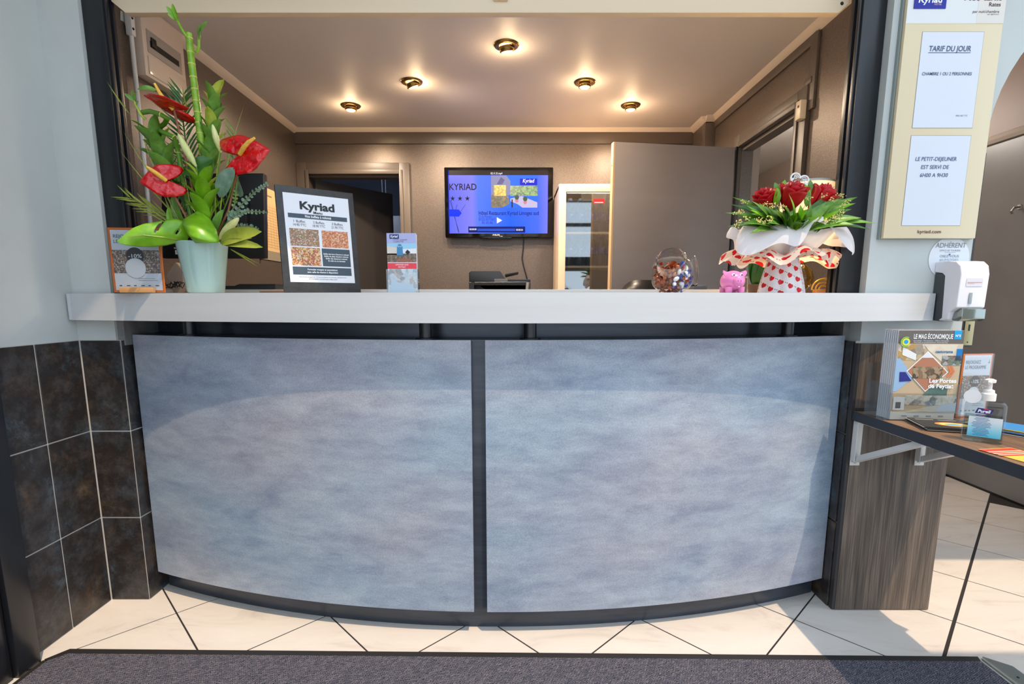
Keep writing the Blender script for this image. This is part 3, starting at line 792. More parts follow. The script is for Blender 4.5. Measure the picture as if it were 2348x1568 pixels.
# ---- electrical box, conduit, sensor, planner on the left wall
eb = thing('fuse_box', 'white fuse box high on the office wall above the flowers', 'fuse box', (XL, 2.5, 2.0))
q0, q1 = onX(329, 110, XL + 0.045), onX(425, 160, XL + 0.045)
zb_ = onX(329, 168, XL + 0.045).z
IVO = mat('ivory_plastic', (222, 204, 186), 0.3)
obj('case', MB().box(XL, q0.y, zb_, XL + 0.045, q1.y, ZC - 0.012), IVO, eb, bevel=0.004)
zz = lambda py: onX(345, py, XL + 0.047).z
obj('breaker_panel', MB().box(XL + 0.045, q0.y + 0.025, zb_ + 0.10, XL + 0.048, q1.y - 0.03, zb_ + 0.19), mat('box_grey', (168, 158, 148), 0.4), eb, bevel=0.001)
obj('cover_window', MB().box(XL + 0.045, q0.y + 0.02, zb_ + 0.012, XL + 0.050, q1.y - 0.012, zb_ + 0.085), mat('gloss_ivory', (232, 212, 190), 0.08), eb, bevel=0.003)
obj('breaker_slot', MB().box(XL + 0.048, q0.y + 0.04, zb_ + 0.125, XL + 0.0485, q1.y - 0.05, zb_ + 0.15), mat('slot_black'), eb)
obj('breaker_switch', MB().box(XL + 0.0484, q0.y + 0.045, zb_ + 0.13, XL + 0.054, q0.y + 0.075, zb_ + 0.165), BLK, eb, bevel=0.001)
cn = thing('conduit', 'thin white conduit running down the office wall beside the flowers', 'conduit', (XL + 0.02, 2.22, 1.17))
cq = onX(313, 200, XL + 0.02)
obj('pipe', MB().tube([(cq.x, cq.y, 1.17), (cq.x, cq.y, 2.24)], 0.0085, 10), WHT, cn, smooth=True)
obj('clamp', MB().box(cq.x - 0.013, cq.y - 0.012, 2.20, cq.x + 0.013, cq.y + 0.012, 2.29), WHT, cn, bevel=0.004)
for dz in (2.225, 2.265):
    obj('screw', MB().ball((cq.x + 0.013, cq.y - 0.004, dz), 0.005, 8, 6), mat('slot_black'), cn)
obj('clip', MB().box(cq.x - 0.02, cq.y - 0.016, 1.43, cq.x + 0.010, cq.y + 0.016, 1.45), mat('box_grey'), cn)
sn = thing('door_sensor', 'white door sensor clipped to the side door frame', 'sensor', (XR - 0.03, 2.58, 1.95))
a, b_ = onX(1822, 280, XR - 0.045), onX(1839, 228, XR - 0.045)
obj('case', MB().prism([(XR - 0.0222, b_.y, a.z), (XR - 0.045, b_.y + 0.008, a.z + 0.004), (XR - 0.045, a.y, a.z + 0.004), (XR - 0.0222, a.y, a.z)], (0, 0, b_.z - a.z)), mat('sensor_cream', (226, 208, 178), 0.35), sn, bevel=0.002)
obj('lens', MB().box(XR - 0.0462, (a.y + b_.y) / 2 - 0.004, a.z + 0.055, XR - 0.0448, (a.y + b_.y) / 2 + 0.008, a.z + 0.065), mat('slot_black'), sn)
pn = thing('wall_planner', 'cream year planner hanging on the office wall behind the menu', 'planner', (XL, 3.4, 1.4))
p0, p1 = onX(588, 420, XL + 0.004), onX(660, 590, XL + 0.004)
zt, zb2 = p0.z, onX(600, 593, XL + 0.004).z
sh_ = Sheet(pn, (XL + 0.004, p0.y, zb2), (0, 1, 0), (0, 0, 1), p1.y - p0.y, zt - zb2)
sh_.slab('sheet', mat('planner_cream', (226, 190, 138), 0.6), 0, 0, sh_.w, sh_.h, -0.0035, 0)
sh_.rect('footer', mat('planner_grey', (150, 140, 122), 0.6), 0, 0, sh_.w, sh_.h * 0.13)
sh_.slab('edge_frame', CREAM, -0.02, 0, 0, sh_.h, -0.0035, 0.012)
for k in range(9):
    sh_.rect('grid_line', mat('planner_line', (170, 138, 92), 0.6), 0.03 + k * sh_.w / 9.5, sh_.h * 0.18, 0.032 + k * sh_.w / 9.5, sh_.h * 0.78)
for k in range(16):
    sh_.rect('grid_line', mat('planner_line'), 0.03, sh_.h * (0.18 + k * 0.0375), sh_.w - 0.02, sh_.h * (0.18 + k * 0.0375) + 0.0016)
sh_.rect('heading', mat('planner_ink', (150, 118, 76), 0.6), sh_.w * .12, sh_.h * .885, sh_.w * .5, sh_.h * .905)

# ---- television
YT = YB - 0.075
tl, brr = onY(1018, 383, YT), onY(1267, 545, YT)
tv = thing('television', 'black flat television showing a blue hotel slide on the back wall', 'television', ((tl.x + brr.x) / 2, YT, brr.z))
T = Sheet(tv, (tl.x, YT, brr.z), X, Z, brr.x - tl.x, tl.z - brr.z)
w, h = T.w, T.h
T.slab('case', BLKG, 0, 0, w, h, -0.055, 0, bevel=0.008)
T.slab('wall_mount', BLK, w * .3, h * .3, w * .7, h * .7, -0.0745, -0.055)
SX0, SX1, SY0, SY1 = 0.035 * w, 0.952 * w, 0.062 * h, 0.955 * h
def glow(name, col, e=0.85):
    return mat(name, (0, 0, 0), 0.4, spec=0.12, emit=col, estr=e)
scr = mat('screen_blue', (0, 0, 0), 0.3, spec=0.15, emit=(40, 100, 255), estr=0.9)
nt = scr.node_tree; bb = nt.nodes['Principled BSDF']
tc = nd(nt, 'ShaderNodeTexCoord'); sx = nd(nt, 'ShaderNodeSeparateXYZ'); nt.links.new(tc.outputs['Generated'], sx.inputs[0])
rr = ramp(nt, sx.outputs[0], [(0.0, rgb(96, 104, 240)), (0.24, rgb(128, 126, 232)), (0.30, rgb(84, 120, 255)), (0.62, rgb(30, 96, 255)), (0.9, rgb(70, 106, 255)), (1.0, rgb(120, 122, 250))])
nt.links.new(rr.outputs[0], bb.inputs['Emission Color'])
def tvx(c): return SX0 + (SX1 - SX0) * (c - 145) / (2070 - 145)      # measured on an enlarged view of the screen
def tvy(c): return SY1 - (SY1 - SY0) * (c - 165) / (1345 - 165)
T.rect('screen', scr, SX0, SY0, SX1, SY1, 1)
T.rect('top_bar', glow('screen_dark', (60, 48, 44), 0.5), SX0, tvy(255), SX1, SY1, 2)
T.rect('side_bar', glow('screen_navy', (10, 40, 200), 0.8), SX0, SY0, tvx(162), SY1, 2)
INK = glow('screen_ink', (20, 16, 48), 0.5)
T.txt('KYRIAD', tvx(430), tvy(528), 0.049 * h * 1.9, INK, w=tvx(690) - tvx(165), bold=0.012)
for k in range(3):
    cx_, cy_ = tvx(228 + 143 * k), tvy(688)
    pts = []
    for q in range(10):
        r_ = (0.026 if q % 2 == 0 else 0.009) * w
        pts.append((cx_ + r_ * cos(pi / 2 + q * pi / 5), cy_ + r_ * sin(pi / 2 + q * pi / 5)))
    T.poly('star', INK, pts, 3)
for x0, x1 in ((170, 340), (190, 330), (310, 250), (470, 330)):
    a_, c_ = (tvx(x0), tvy(800 if x0 > 300 else 720)), (tvx(x1), tvy(1000 if x0 > 300 else 1330))
    T.poly('reed_line', INK, [a_, (a_[0] + .0025, a_[1]), (c_[0] + .0025, c_[1]), c_], 3)
T.poly('arrow', glow('screen_royal', (16, 52, 235), 0.9), [(tvx(145), tvy(890)), (tvx(345), tvy(895)), (tvx(400), tvy(965)), (tvx(340), tvy(1028)), (tvx(145), tvy(1022))], 4)
T.rect('picture', glow('pic_sky', (40, 110, 250), 0.9), tvx(975), tvy(860), tvx(1870), tvy(262), 3)
T.poly('picture_house', glow('pic_wall', (150, 148, 186), 0.8), [(tvx(975), tvy(700)), (tvx(975), tvy(262)), (tvx(1270), tvy(262)), (tvx(1345), tvy(365)), (tvx(1340), tvy(620)), (tvx(1250), tvy(640))], 4)
T.poly('picture_gable', glow('pic_gable', (112, 104, 150), 0.8), [(tvx(1080), tvy(430)), (tvx(1165), tvy(290)), (tvx(1235), tvy(345)), (tvx(1190), tvy(425))], 5)
T.rect('picture_hedge', photo('pic_hedge', [(40, 60, 50), (60, 96, 70), (90, 120, 70), (30, 44, 40), (80, 104, 88)], 90, emit=True, estr=0.8), tvx(1340), tvy(640), tvx(1870), tvy(450), 4)
T.rect('picture_shrub', photo('pic_shrub', [(150, 126, 40), (170, 146, 60), (120, 104, 40), (96, 88, 44)], 90, emit=True, estr=0.8), tvx(1030), tvy(640), tvx(1260), tvy(440), 6)
T.poly('picture_shade', photo('pic_shade', [(60, 56, 50), (44, 42, 44), (84, 80, 60), (70, 66, 40)], 90, emit=True, estr=0.7), [(tvx(975), tvy(858)), (tvx(975), tvy(620)), (tvx(1300), tvy(620)), (tvx(1330), tvy(790)), (tvx(1180), tvy(858))], 5)
T.poly('picture_table', glow('pic_table', (196, 184, 216), 0.9), [(tvx(1345), tvy(690)), (tvx(1560), tvy(640)), (tvx(1868), tvy(760)), (tvx(1868), tvy(858)), (tvx(1580), tvy(858)), (tvx(1480), tvy(790)), (tvx(1345), tvy(740))], 5)
for k, (a_, b2) in enumerate(((1470, 725), (1632, 755))):
    T.disc('picture_pot', glow('pic_pot', (206, 132, 140), 0.9), tvx(a_), tvy(b2), 0.016 * w, 0.03 * h, 6)
    T.disc('picture_plant', glow('pic_leaf', (70, 96, 74), 0.8), tvx(a_), tvy(b2 - 60), 0.02 * w, 0.035 * h, 7)
T.rect('picture_post', INK, tvx(1368), tvy(858), tvx(1390), tvy(705), 7)
T.rect('logo_tag', glow('screen_logo', (24, 24, 200), 0.9), tvx(1530), tvy(440), tvx(1862), tvy(318), 5)
WGL = glow('screen_white', (250, 250, 255), 1.1)
T.txt('Kyriad', tvx(1696), tvy(392), 0.026, WGL, lv=7, shear=0.2, bold=0.01, w=tvx(1810) - tvx(1585))
T.txt('H\u00f4tel Restaurant Kyriad Limoges sud', tvx(732), tvy(995), 0.028, glow('screen_ink2', (6, 20, 110), 0.6), align='L', w=tvx(1895) - tvx(732), bold=0.012, lv=4)
INK3 = glow('screen_ink3', (20, 44, 190), 0.7)
T.txt('ZI du Ponteix', tvx(732), tvy(1050), 0.018, INK3, align='L', w=tvx(985) - tvx(732), lv=4)
T.txt('87220 FEYTIAT', tvx(732), tvy(1105), 0.018, INK3, align='L', w=tvx(1045) - tvx(732), lv=4)
T.txt('05 55 06', tvx(790), tvy(1165), 0.018, INK3, align='L', w=tvx(1000) - tvx(790), lv=4)
T.poly('play_mark', WGL, [(tvx(1083), tvy(1155)), (tvx(1185), tvy(1100)), (tvx(1083), tvy(1040))], 5)
T.rect('player_bar', glow('screen_bar', (14, 30, 130), 0.6), tvx(525), tvy(1330), tvx(1635), tvy(1215), 5)
T.rect('progress', glow('screen_prog', (44, 84, 210), 0.8), tvx(700), tvy(1300), tvx(1440), tvy(1255), 6)
T.txt('00:00:00', tvx(615), tvy(1283), 0.013, WGL, w=tvx(684) - tvx(548), lv=7)
T.txt('00:00:24', tvx(1523), tvy(1294), 0.013, WGL, w=tvx(1590) - tvx(1460), lv=7)
T.txt('02.11.21.mp4', tvx(1078), tvy(240), 0.014, WGL, w=tvx(1190) - tvx(968), lv=6)
T.txt('PHILIPS', w * 0.475, h * 0.030, 0.010, mat('silver_print', (220, 220, 224), 0.3), w=0.05, bold=0.02, lv=1.5)
T.slab('sensor_lip', BLKG, w * .33, -0.006, w * .62, 0.012, -0.02, 0.004, bevel=0.003)
tc_ = thing('television_cable', 'thin black cable hanging from the television down the back wall', 'cable', (0, YB - 0.01, 1.2))
cpts = [onY(1201, 548, YB - 0.008), onY(1200, 570, YB - 0.008), onY(1197, 592, YB - 0.008), onY(1201, 612, YB - 0.008), onY(1209, 640, YB - 0.008), onY(1212, 662, YB - 0.008)]
obj('cable', MB().tube(cpts + [Vector((cpts[-1].x, YB - 0.008, 0.9))], 0.0045, 6), BLK, tc_)

# ---- glass-door fridge with bottles
YF = 3.52
f0, f1 = onY(1282, 421, YF), onY(1420, 421, YF)
fx0, fx1, ftop = f0.x, f0.x + 0.46, f0.z
fr = thing('display_fridge', 'cream glass-door display fridge standing behind the door leaf', 'fridge', ((fx0 + fx1) / 2, YF + 0.2, 0))
FRW = mat('fridge_cream', (232, 206, 176), 0.3)
obj('side_panel', MB().box(fx0, YF + 0.04, 0.02, fx0 + 0.03, YB - 0.03, ftop), FRW, fr, bevel=0.004)
obj('side_panel', MB().box(fx1 - 0.03, YF + 0.04, 0.02, fx1, YB - 0.03, ftop), FRW, fr, bevel=0.004)
obj('back_panel', MB().box(fx0 + 0.03, YB - 0.06, 0.02, fx1 - 0.03, YB - 0.03, ftop), mat('fridge_inside', (196, 192, 186), 0.5), fr)
obj('top_panel', MB().box(fx0, YF + 0.04, ftop - 0.03, fx1, YB - 0.03, ftop + 0.004), FRW, fr, bevel=0.004)
obj('base', MB().box(fx0, YF + 0.04, 0.02, fx1, YB - 0.03, 0.25), FRW, fr)
dz0, dz1 = 0.26, ftop
do_ = obj('door_frame', MB().box(fx0, YF, dz0, fx0 + 0.048, YF + 0.035, dz1), FRW, fr, bevel=0.006)
obj('door_stile', MB().box(fx1 - 0.048, YF, dz0, fx1, YF + 0.035, dz1), FRW, do_, bevel=0.006)
obj('door_rail', MB().box(fx0 + 0.048, YF, dz1 - 0.05, fx1 - 0.048, YF + 0.035, dz1), FRW, do_, bevel=0.004)
obj('door_rail', MB().box(fx0 + 0.048, YF, dz0, fx1 - 0.048, YF + 0.035, dz0 + 0.05), FRW, do_, bevel=0.004)
obj('door_pane', MB().box(fx0 + 0.046, YF + 0.014, dz0 + 0.048, fx1 - 0.046, YF + 0.018, dz1 - 0.048), thin_glass('fridge_glass', (235, 238, 236), 5.5), do_)
obj('light_strip', MB().box(fx0 + 0.06, YF + 0.06, ftop - 0.046, fx1 - 0.06, YF + 0.075, ftop - 0.032), mat('fridge_tube', (240, 244, 255), 0.4, emit=(236, 242, 255), estr=3.0), fr)
lo = lamp('fridge_light', (0, 0, 0), 1.6, (0.95, 0.97, 1.0), 0.03); lo.parent = fr; lo.location = Vector(((fx0 + fx1) / 2, YF + 0.07, ftop - 0.07)) - Vector(fr['_base'])
FS = []
for py in (533, 610):
    zs = onY(1395, py, YF + 0.08).z; FS.append(zs)
    obj('shelf', MB().box(fx0 + 0.03, YF + 0.05, zs - 0.014, fx1 - 0.03, YB - 0.07, zs), FRW, fr, bevel=0.002)
obj('control_box', MB().prism([(onY(1342, 0, YF + .06).x, YF + 0.05, ftop - 0.05), (onY(1402, 0, YF + .06).x, YF + 0.05, ftop - 0.05), (onY(1400, 0, YF + .06).x, YF + 0.05, ftop - 0.10), (onY(1346, 0, YF + .06).x, YF + 0.05, ftop - 0.10)], (0, 0.06, 0)), mat('control_grey', (186, 176, 164), 0.4), fr, bevel=0.003)
c0, c1 = onY(1361, 466, YF), onY(1387, 455, YF)
lb = obj('warning_label', MB().box(c0.x, YF + 0.0125, c0.z, c1.x, YF + 0.0138, c1.z), mat('label_red', (206, 24, 30), 0.4), do_)
obj('label_print', MB().box(c0.x + 0.008, YF + 0.012, c0.z + 0.005, c1.x - 0.008, YF + 0.0125, c0.z + 0.010), PAPW, lb)
WATER = thin_glass('bottle_plastic', (222, 228, 228), 1.4, 0.05)
LBL = noisy('bottle_label', [(0.50, (24, 44, 128)), (0.60, (36, 60, 150)), (0.72, (206, 196, 186))], (60, 60, 60), rough=0.4)
def bottle(loc, lab, group):
    t = thing('water_bottle', lab, 'bottle', (0, 0, 0), group)
    obj('body', MB().lathe([(0.026, 0), (0.03, 0.006), (0.0305, 0.06), (0.029, 0.066), (0.0305, 0.072), (0.0305, 0.145), (0.027, 0.17), (0.014, 0.195), (0.012, 0.205), (0.012, 0.214)], 14, capt=False), WATER, t, smooth=True)
    obj('label', MB().lathe([(0.0312, 0.082), (0.0312, 0.128)], 14, capb=False, capt=False), LBL, t, smooth=True)
    obj('cap', MB().lathe([(0.0145, 0.207), (0.0145, 0.222), (0.013, 0.224)], 12), mat('cap_blue', (190, 200, 215), 0.4), t, smooth=True)
    t.location = loc
    return t
proto = None
for zs, lab in ((FS[0], 'small water bottle with blue label on the upper fridge shelf'), (FS[1], 'small water bottle with blue label on the lower fridge shelf')):
    for ry in range(2):
        for k in range(5):
            loc = (fx0 + 0.085 + k * 0.071, YF + 0.105 + ry * 0.075, zs)
            if proto is None:
                proto = bottle(loc, lab, 'water bottles in the fridge')
            else:
                c = copy_tree(proto); c.location = loc; c['label'] = lab

# ---- printer on its cabinet
YP = 3.05
s0, s1 = onY(1075, 640, YP), onY(1217, 640, YP)
cbn = thing('printer_cabinet', 'low grey cabinet carrying the printer against the back wall', 'cabinet', (0, 3.3, 0))
PB = 1.02
obj('body', MB().box(s0.x - 0.12, YP - 0.05, 0, s1.x + 0.10, 3.6, PB - 0.022), mat('cabinet_grey', (150, 146, 142), 0.5), cbn, bevel=0.003)
obj('top', MB().box(s0.x - 0.13, YP - 0.06, PB - 0.022, s1.x + 0.11, 3.6, PB - 0.001), mat('pale_grey', (176, 176, 178), 0.5), cbn, bevel=0.003)
pr = thing('printer', 'black laser printer with a raised paper tray under the television', 'printer', ((s0.x + s1.x) / 2, YP + 0.18, PB))
xA, xB = s0.x, s1.x
zt1 = onY(1100, 622, YP + .05).z; zt0 = onY(1150, 640, YP).z; zt2 = onY(1100, 646, YP).z
DG = mat('printer_dark', (48, 48, 50), 0.4)
obj('body', MB().box(xA, YP, PB, xA + 0.03, YP + 0.36, zt2 - 0.002).box(xB - 0.03, YP, PB, xB, YP + 0.36, zt2 - 0.002).box(xA + 0.03, YP + 0.10, PB, xB - 0.03, YP + 0.36, zt2 - 0.002).box(xA + 0.03, YP, PB, xB - 0.03, YP + 0.10, PB + 0.12).box(xA + 0.03, YP, zt2 - 0.02, xB - 0.03, YP + 0.10, zt2 - 0.002), DG, pr, bevel=0.003)
xm, xe = onY(1147, 630, YP).x, onY(1160, 630, YP).x
obj('document_feeder', MB().prism([(xA, YP + 0.01, zt2), (xB, YP + 0.01, zt2), (xB, YP + 0.01, zt0), (xe, YP + 0.01, zt0), (xm, YP + 0.01, zt1), (xA + 0.01, YP + 0.01, zt1), (xA, YP + 0.01, zt1 - 0.01)], (0, 0.34, 0)), DG, pr, bevel=0.004)
ta, tb_ = onY(1158, 633, YP + .1), onY(1189, 626, YP + .1)
obj('paper_tray', MB().prism([ta, tb_, tb_ + Vector((0, 0, 0.008)), ta + Vector((0, 0, 0.012))], (0, 0.2, 0)), BLK, pr, bevel=0.002)
obj('handle_panel', MB().box(onY(1130, 0, YP).x, YP + 0.006, zt2 - 0.004, onY(1163, 0, YP).x, YP + 0.0098, zt2 + 0.017), mat('printer_light', (120, 118, 116), 0.4), pr, bevel=0.002)
obj('guide', MB().box(xA + 0.045, YP + 0.05, PB + 0.12, xA + 0.06, YP + 0.09, PB + 0.17), CHROME, pr)
obj('guide', MB().box(xB - 0.06, YP + 0.05, PB + 0.12, xB - 0.045, YP + 0.09, PB + 0.17), CHROME, pr)

# ---- desk behind the counter with the monitor seen from behind
dk = thing('desk', 'white desk running along behind the counter', 'desk', (0, 2.3, 0))
obj('top', MB().box(-1.55, 2.17, 0.72, 0.36, 2.66, 0.75), mat('desk_white', (216, 210, 202), 0.5), dk, bevel=0.003)
for xx in (-1.5, -0.6, 0.32):
    obj('leg', MB().box(xx - 0.02, 2.2, 0, xx + 0.02, 2.62, 0.72), mat('pale_grey'), dk)
YM = 2.30
m0, m1 = onY(372, 592, YM), onY(607, 592, YM)
mt_ = onY(580, 396, YM + 0.04)
mo = thing('monitor', 'black computer monitor seen from behind between flowers and planner', 'monitor', ((m0.x + m1.x) / 2, YM + 0.1, 0.75))
tlt = 0.045
obj('housing', MB().hexa([(m0.x, YM, m0.z), (m1.x, YM, m0.z), (m1.x, YM + .035, m0.z), (m0.x, YM + .035, m0.z), (m0.x, YM + tlt, mt_.z), (m1.x, YM + tlt, mt_.z), (m1.x, YM + tlt + .035, mt_.z), (m0.x, YM + tlt + .035, mt_.z)]), BLK, mo, bevel=0.006)
mc = (m0.x + m1.x) / 2
obj('back_bulge', MB().hexa([(m0.x + .1, YM - .015, m0.z + .06), (m1.x - .07, YM - .015, m0.z + .06), (m1.x - .07, YM + .02, m0.z + .04), (m0.x + .1, YM + .02, m0.z + .04), (m0.x + .1, YM + tlt * .7 - .012, mt_.z - .10), (m1.x - .07, YM + tlt * .7 - .012, mt_.z - .10), (m1.x - .05, YM + tlt * .8 + .01, mt_.z - .08), (m0.x + .08, YM + tlt * .8 + .01, mt_.z - .08)]), BLK, mo, bevel=0.006)
MS = Sheet(mo, (m0.x, YM - 0.001, m0.z), X, Z, 0.5, 0.4)
lx = onY(401, 586, YM).x - m0.x
MS.txt('terra', lx, 0.040, 0.008, PAPW, align='L', bold=0.03, lv=3)
MS.rect('type_label', PAPW, lx + 0.004, 0.016, lx + 0.036, 0.034, 3)
MS.txt('CE', lx + 0.05, 0.018, 0.014, PAPW, align='L', lv=3)
MS.slab('stand_neck', mat('neck_grey', (112, 112, 114), 0.35, 0.5), 0.19, -0.54, 0.25, 0.06, -0.02, -0.004)
obj('stand_foot', MB().box(mc - .13, YM - .06, 0.7502, mc + .10, YM + .14, 0.765), BLK, mo, bevel=0.005)

cl = thing('corridor_fill_lamp', 'round white lamp added out of view to brighten the corridor', 'lamp', (2.2, 4.0, 2.57))  # added fill lamp, since the corridor came out too dark
obj('base', MB().lathe([(0.16, 0), (0.16, -0.03)], 28, (2.2, 4.0, 2.57)), WHT, cl, smooth=True)
obj('shade', MB().lathe([(0.15, -0.03), (0.14, -0.06), (0.09, -0.085), (0.0, -0.095)], 28, (2.2, 4.0, 2.57), capb=False), mat('lamp_opal', (250, 246, 236), 0.4, emit=(255, 240, 220), estr=4.0), cl, smooth=60)
lamp('corridor_fill', (2.2, 4.0, 2.40), 26, (1.0, 0.90, 0.80), 0.1)

sl_ = thing('store_fill_lamp', 'tube lamp added out of view to give the store room bluish light', 'lamp', (-1.7, 5.0, 2.5))  # made-up fixture for a bluish fill light behind the back door
obj('tube', MB().tube([(-2.1, 5.0, 2.47), (-1.4, 5.0, 2.47)], 0.018, 12), mat('tube_glow', (230, 236, 255), 0.4, emit=(200, 216, 255), estr=5.0), sl_, smooth=True)
obj('batten', MB().box(-2.15, 4.97, 2.488, -1.35, 5.03, 2.4995), WHT, sl_, bevel=0.002)
lamp('store_fill', (-1.75, 5.0, 2.42), 14.0, (0.66, 0.78, 1.0), 0.05)

# ================================================================== FLOWER ARRANGEMENT IN THE PALE POT
G_BR = noisy('leaf_bright', [(0.3, (98, 156, 18)), (0.7, (134, 186, 34))], (30, 30, 30), rough=0.3)
G_MID = noisy('leaf_mid', [(0.3, (78, 124, 40)), (0.7, (116, 160, 58))], (40, 40, 40), rough=0.38)
G_DK = noisy('leaf_dark', [(0.3, (40, 84, 26)), (0.7, (64, 114, 40))], (40, 40, 40), rough=0.4)
G_OL = noisy('leaf_olive', [(0.3, (120, 136, 36)), (0.7, (158, 164, 62))], (30, 30, 30), rough=0.35)
G_GR = noisy('leaf_grey', [(0.3, (92, 120, 100)), (0.7, (130, 156, 130))], (40, 40, 40), rough=0.5)
G_YL = noisy('leaf_lime', [(0.3, (150, 172, 40)), (0.7, (190, 200, 80))], (40, 40, 40), rough=0.35)
BUD = noisy('bud_cream', [(0.3, (196, 204, 118)), (0.7, (226, 228, 160))], (60, 60, 14), rough=0.4)
BAMB = noisy('bamboo_green', [(0.3, (110, 158, 26)), (0.7, (150, 188, 48))], (14, 14, 40), rough=0.25)
BAMN = mat('bamboo_node', (206, 206, 110), 0.5)
REDA = noisy('red_spathe', [(0.3, (200, 0, 8)), (0.7, (222, 3, 12))], (30, 30, 30), rough=0.13, bump=1.0, bscale=(30, 30, 30), coat=0.4, bdist=0.022, bdetail=1.5)
SPAD = noisy('spadix_yellow', [(0.3, (236, 170, 40)), (0.7, (250, 206, 96))], (120, 120, 120), rough=0.5, bump=0.3)
STEMR = mat('stem_red', (150, 92, 64), 0.5)
def leaf(base, tip, w, nrm, bend=0.0, fold=0.2, n=9, kind='oval', mb=None):
    mb = mb or MB()
    base, tip, nrm = Vector(base), Vector(tip), Vector(nrm)
    ax = tip - base; L = ax.length
    side = ax.cross(nrm).normalized(); n2 = side.cross(ax).normalized()
    vs_, fs_ = [], []
    for i in range(n + 1):
        t = i / n
        if kind == 'oval': pw = max(0.0, sin(pi * t ** 0.9)) ** 0.55
        elif kind == 'lance': pw = max(0.0, sin(pi * t ** 0.6)) ** 0.9
        else: pw = max(0.0, sin(pi * t ** 0.45)) ** 0.8
        hw = w / 2 * max(pw, 0.02)
        c = base + ax * t + n2 * (bend * L * sin(pi * t))
        vs_ += [c - side * hw + n2 * (fold * hw), c - side * hw * 0.5 + n2 * (fold * hw * 0.35), c, c + side * hw * 0.5 + n2 * (fold * hw * 0.35), c + side * hw + n2 * (fold * hw)]
    for i in range(n):
        for j in range(4):
            a = i * 5 + j
            fs_.append((a, a + 1, a + 6, a + 5))
    return mb.add(vs_, fs_)
YFL = 1.80
def Q(px, py, d=0.0):
    return onY(px, py, YFL + d)
PXM = 1.8 / 1215.0           # metres per photograph pixel at the flowers
pc = Q(473, 667); pc.z = 1.1635
fa = thing('flower_arrangement', 'tall arrangement of red anthuriums and bamboo in a pale green pot', 'flower arrangement', (pc.x, pc.y, 1.1635))
POT = noisy('celadon_glaze', [(0.3, (158, 188, 182)), (0.7, (170, 198, 190))], (4, 4, 4), rough=0.16, coat=0.3)
obj('pot', MB().lathe([(0.052, 0.0), (0.056, 0.004), (0.060, 0.03), (0.0775, 0.160), (0.079, 0.166), (0.0775, 0.168), (0.0745, 0.165), (0.070, 0.145), (0.04, 0.135), (0.0, 0.134)], 48, pc), POT, fa, smooth=50)
FW = Vector((0, -1, 0.25))
def spathe(C, T, S, nrm, name='anthurium', cup=0.10):
    def fn(u, v):
        a = 2 * pi * u
        x = (1 if sin(a) > 0 else -1) * abs(sin(a)) ** 1.9; y = (13 * cos(a) - 5 * cos(2 * a) - 2 * cos(3 * a) - cos(4 * a)) / 16.0
        y = 0.25 + (y - 0.25) * (1.9 if y > 0.25 else 1.0)
        px_, py_ = x, -(y - 0.25) / 1.32
        s = v
        rip = 0.02 * sin(9 * a) * s * s
        h = -cup * s * s * (0.5 + 0.5 * cos(2 * a)) + 0.05 * s - cup * 0.5 * s ** 4 + rip
        return C + T * (py_ * s) + S * (px_ * s) + nrm * (h * T.length)
    return MB().grid(fn, 40, 7, cu=True)
anth = [  # centre, tip, side (pixels, depth), spadix end
    ((398, 250, -0.02), (-70, -26, -0.05), (20, 26, 0.065), (354, 191, -0.05), Vector((0.25, -0.75, 0.6))),
    ((551, 354, -0.03), (64, -14, -0.02), (14, 44, -0.01), (584, 316, -0.07), Vector((0.1, -0.95, 0.35))),
    ((381, 414, -0.06), (-64, 2, -0.03), (8, 38, 0.0), (336, 382, -0.10), Vector((-0.1, -0.95, 0.35)))]
for (cx_, cy_, cdp), (tx, ty, td), (sx_, sy_, sd2), (ex, ey, ed_), nrm in anth:
    C = Q(cx_, cy_, cdp)
    T_ = Q(cx_ + tx, cy_ + ty, cdp + td) - C
    S_ = Q(cx_ + sx_, cy_ + sy_, cdp + sd2) - C
    nn_ = T_.cross(S_).normalized()
    if nn_.y > 0: nn_ = -nn_
    an_ = obj('anthurium', spathe(C, T_, S_, nn_), REDA, fa, smooth=80, solid=0.0012)
    e = Q(ex, ey, ed_)
    ctl = [C + nn_ * 0.002, C + (e - C) * 0.35 + nn_ * 0.008, C + (e - C) * 0.7 + nn_ * 0.008, e]
    obj('spadix', MB().tube(ctl, [0.0068, 0.0072, 0.0060, 0.0036], 10), SPAD, an_, smooth=True)
    st = Vector((pc.x + random.uniform(-.03, .03), pc.y + random.uniform(-.02, .02), 1.31))
    obj('stem', MB().tube([C - nn_ * 0.003, (C + st) / 2 + Vector((0, 0.02, -0.02)), st], 0.0035, 7), STEMR, an_, smooth=True)
# straight bamboo with two shoots
bpx = [(433, 76), (436, 110), (440, 150), (445, 190), (449, 225), (454, 265), (458, 300), (463, 335), (466, 362), (472, 440), (475, 545)]
bp_ = [Q(x, y, 0.03) for x, y in bpx]
ba = obj('bamboo_stalk', MB().tube(bp_, [0.0098] + [0.0108] * 9 + [0.0105], 12), BAMB, fa, smooth=True)
def along(pts, t):
    t *= len(pts) - 1
    i = min(int(t), len(pts) - 2)
    return pts[i].lerp(pts[i + 1], t - i), (pts[i + 1] - pts[i]).normalized()
for py in (88, 120, 147, 177, 205, 232, 258, 282, 306, 332, 356):
    i = max(k for k in range(len(bpx) - 1) if bpx[k][1] <= py)
    t = (py - bpx[i][1]) / (bpx[i + 1][1] - bpx[i][1])
    p = bp_[i].lerp(bp_[i + 1], t); d = (bp_[i + 1] - bp_[i]).normalized()
    obj('node', MB().tube([p - d * 0.0018, p, p + d * 0.0018], [0.0110, 0.0118, 0.0110], 12), BAMN, ba, smooth=True)
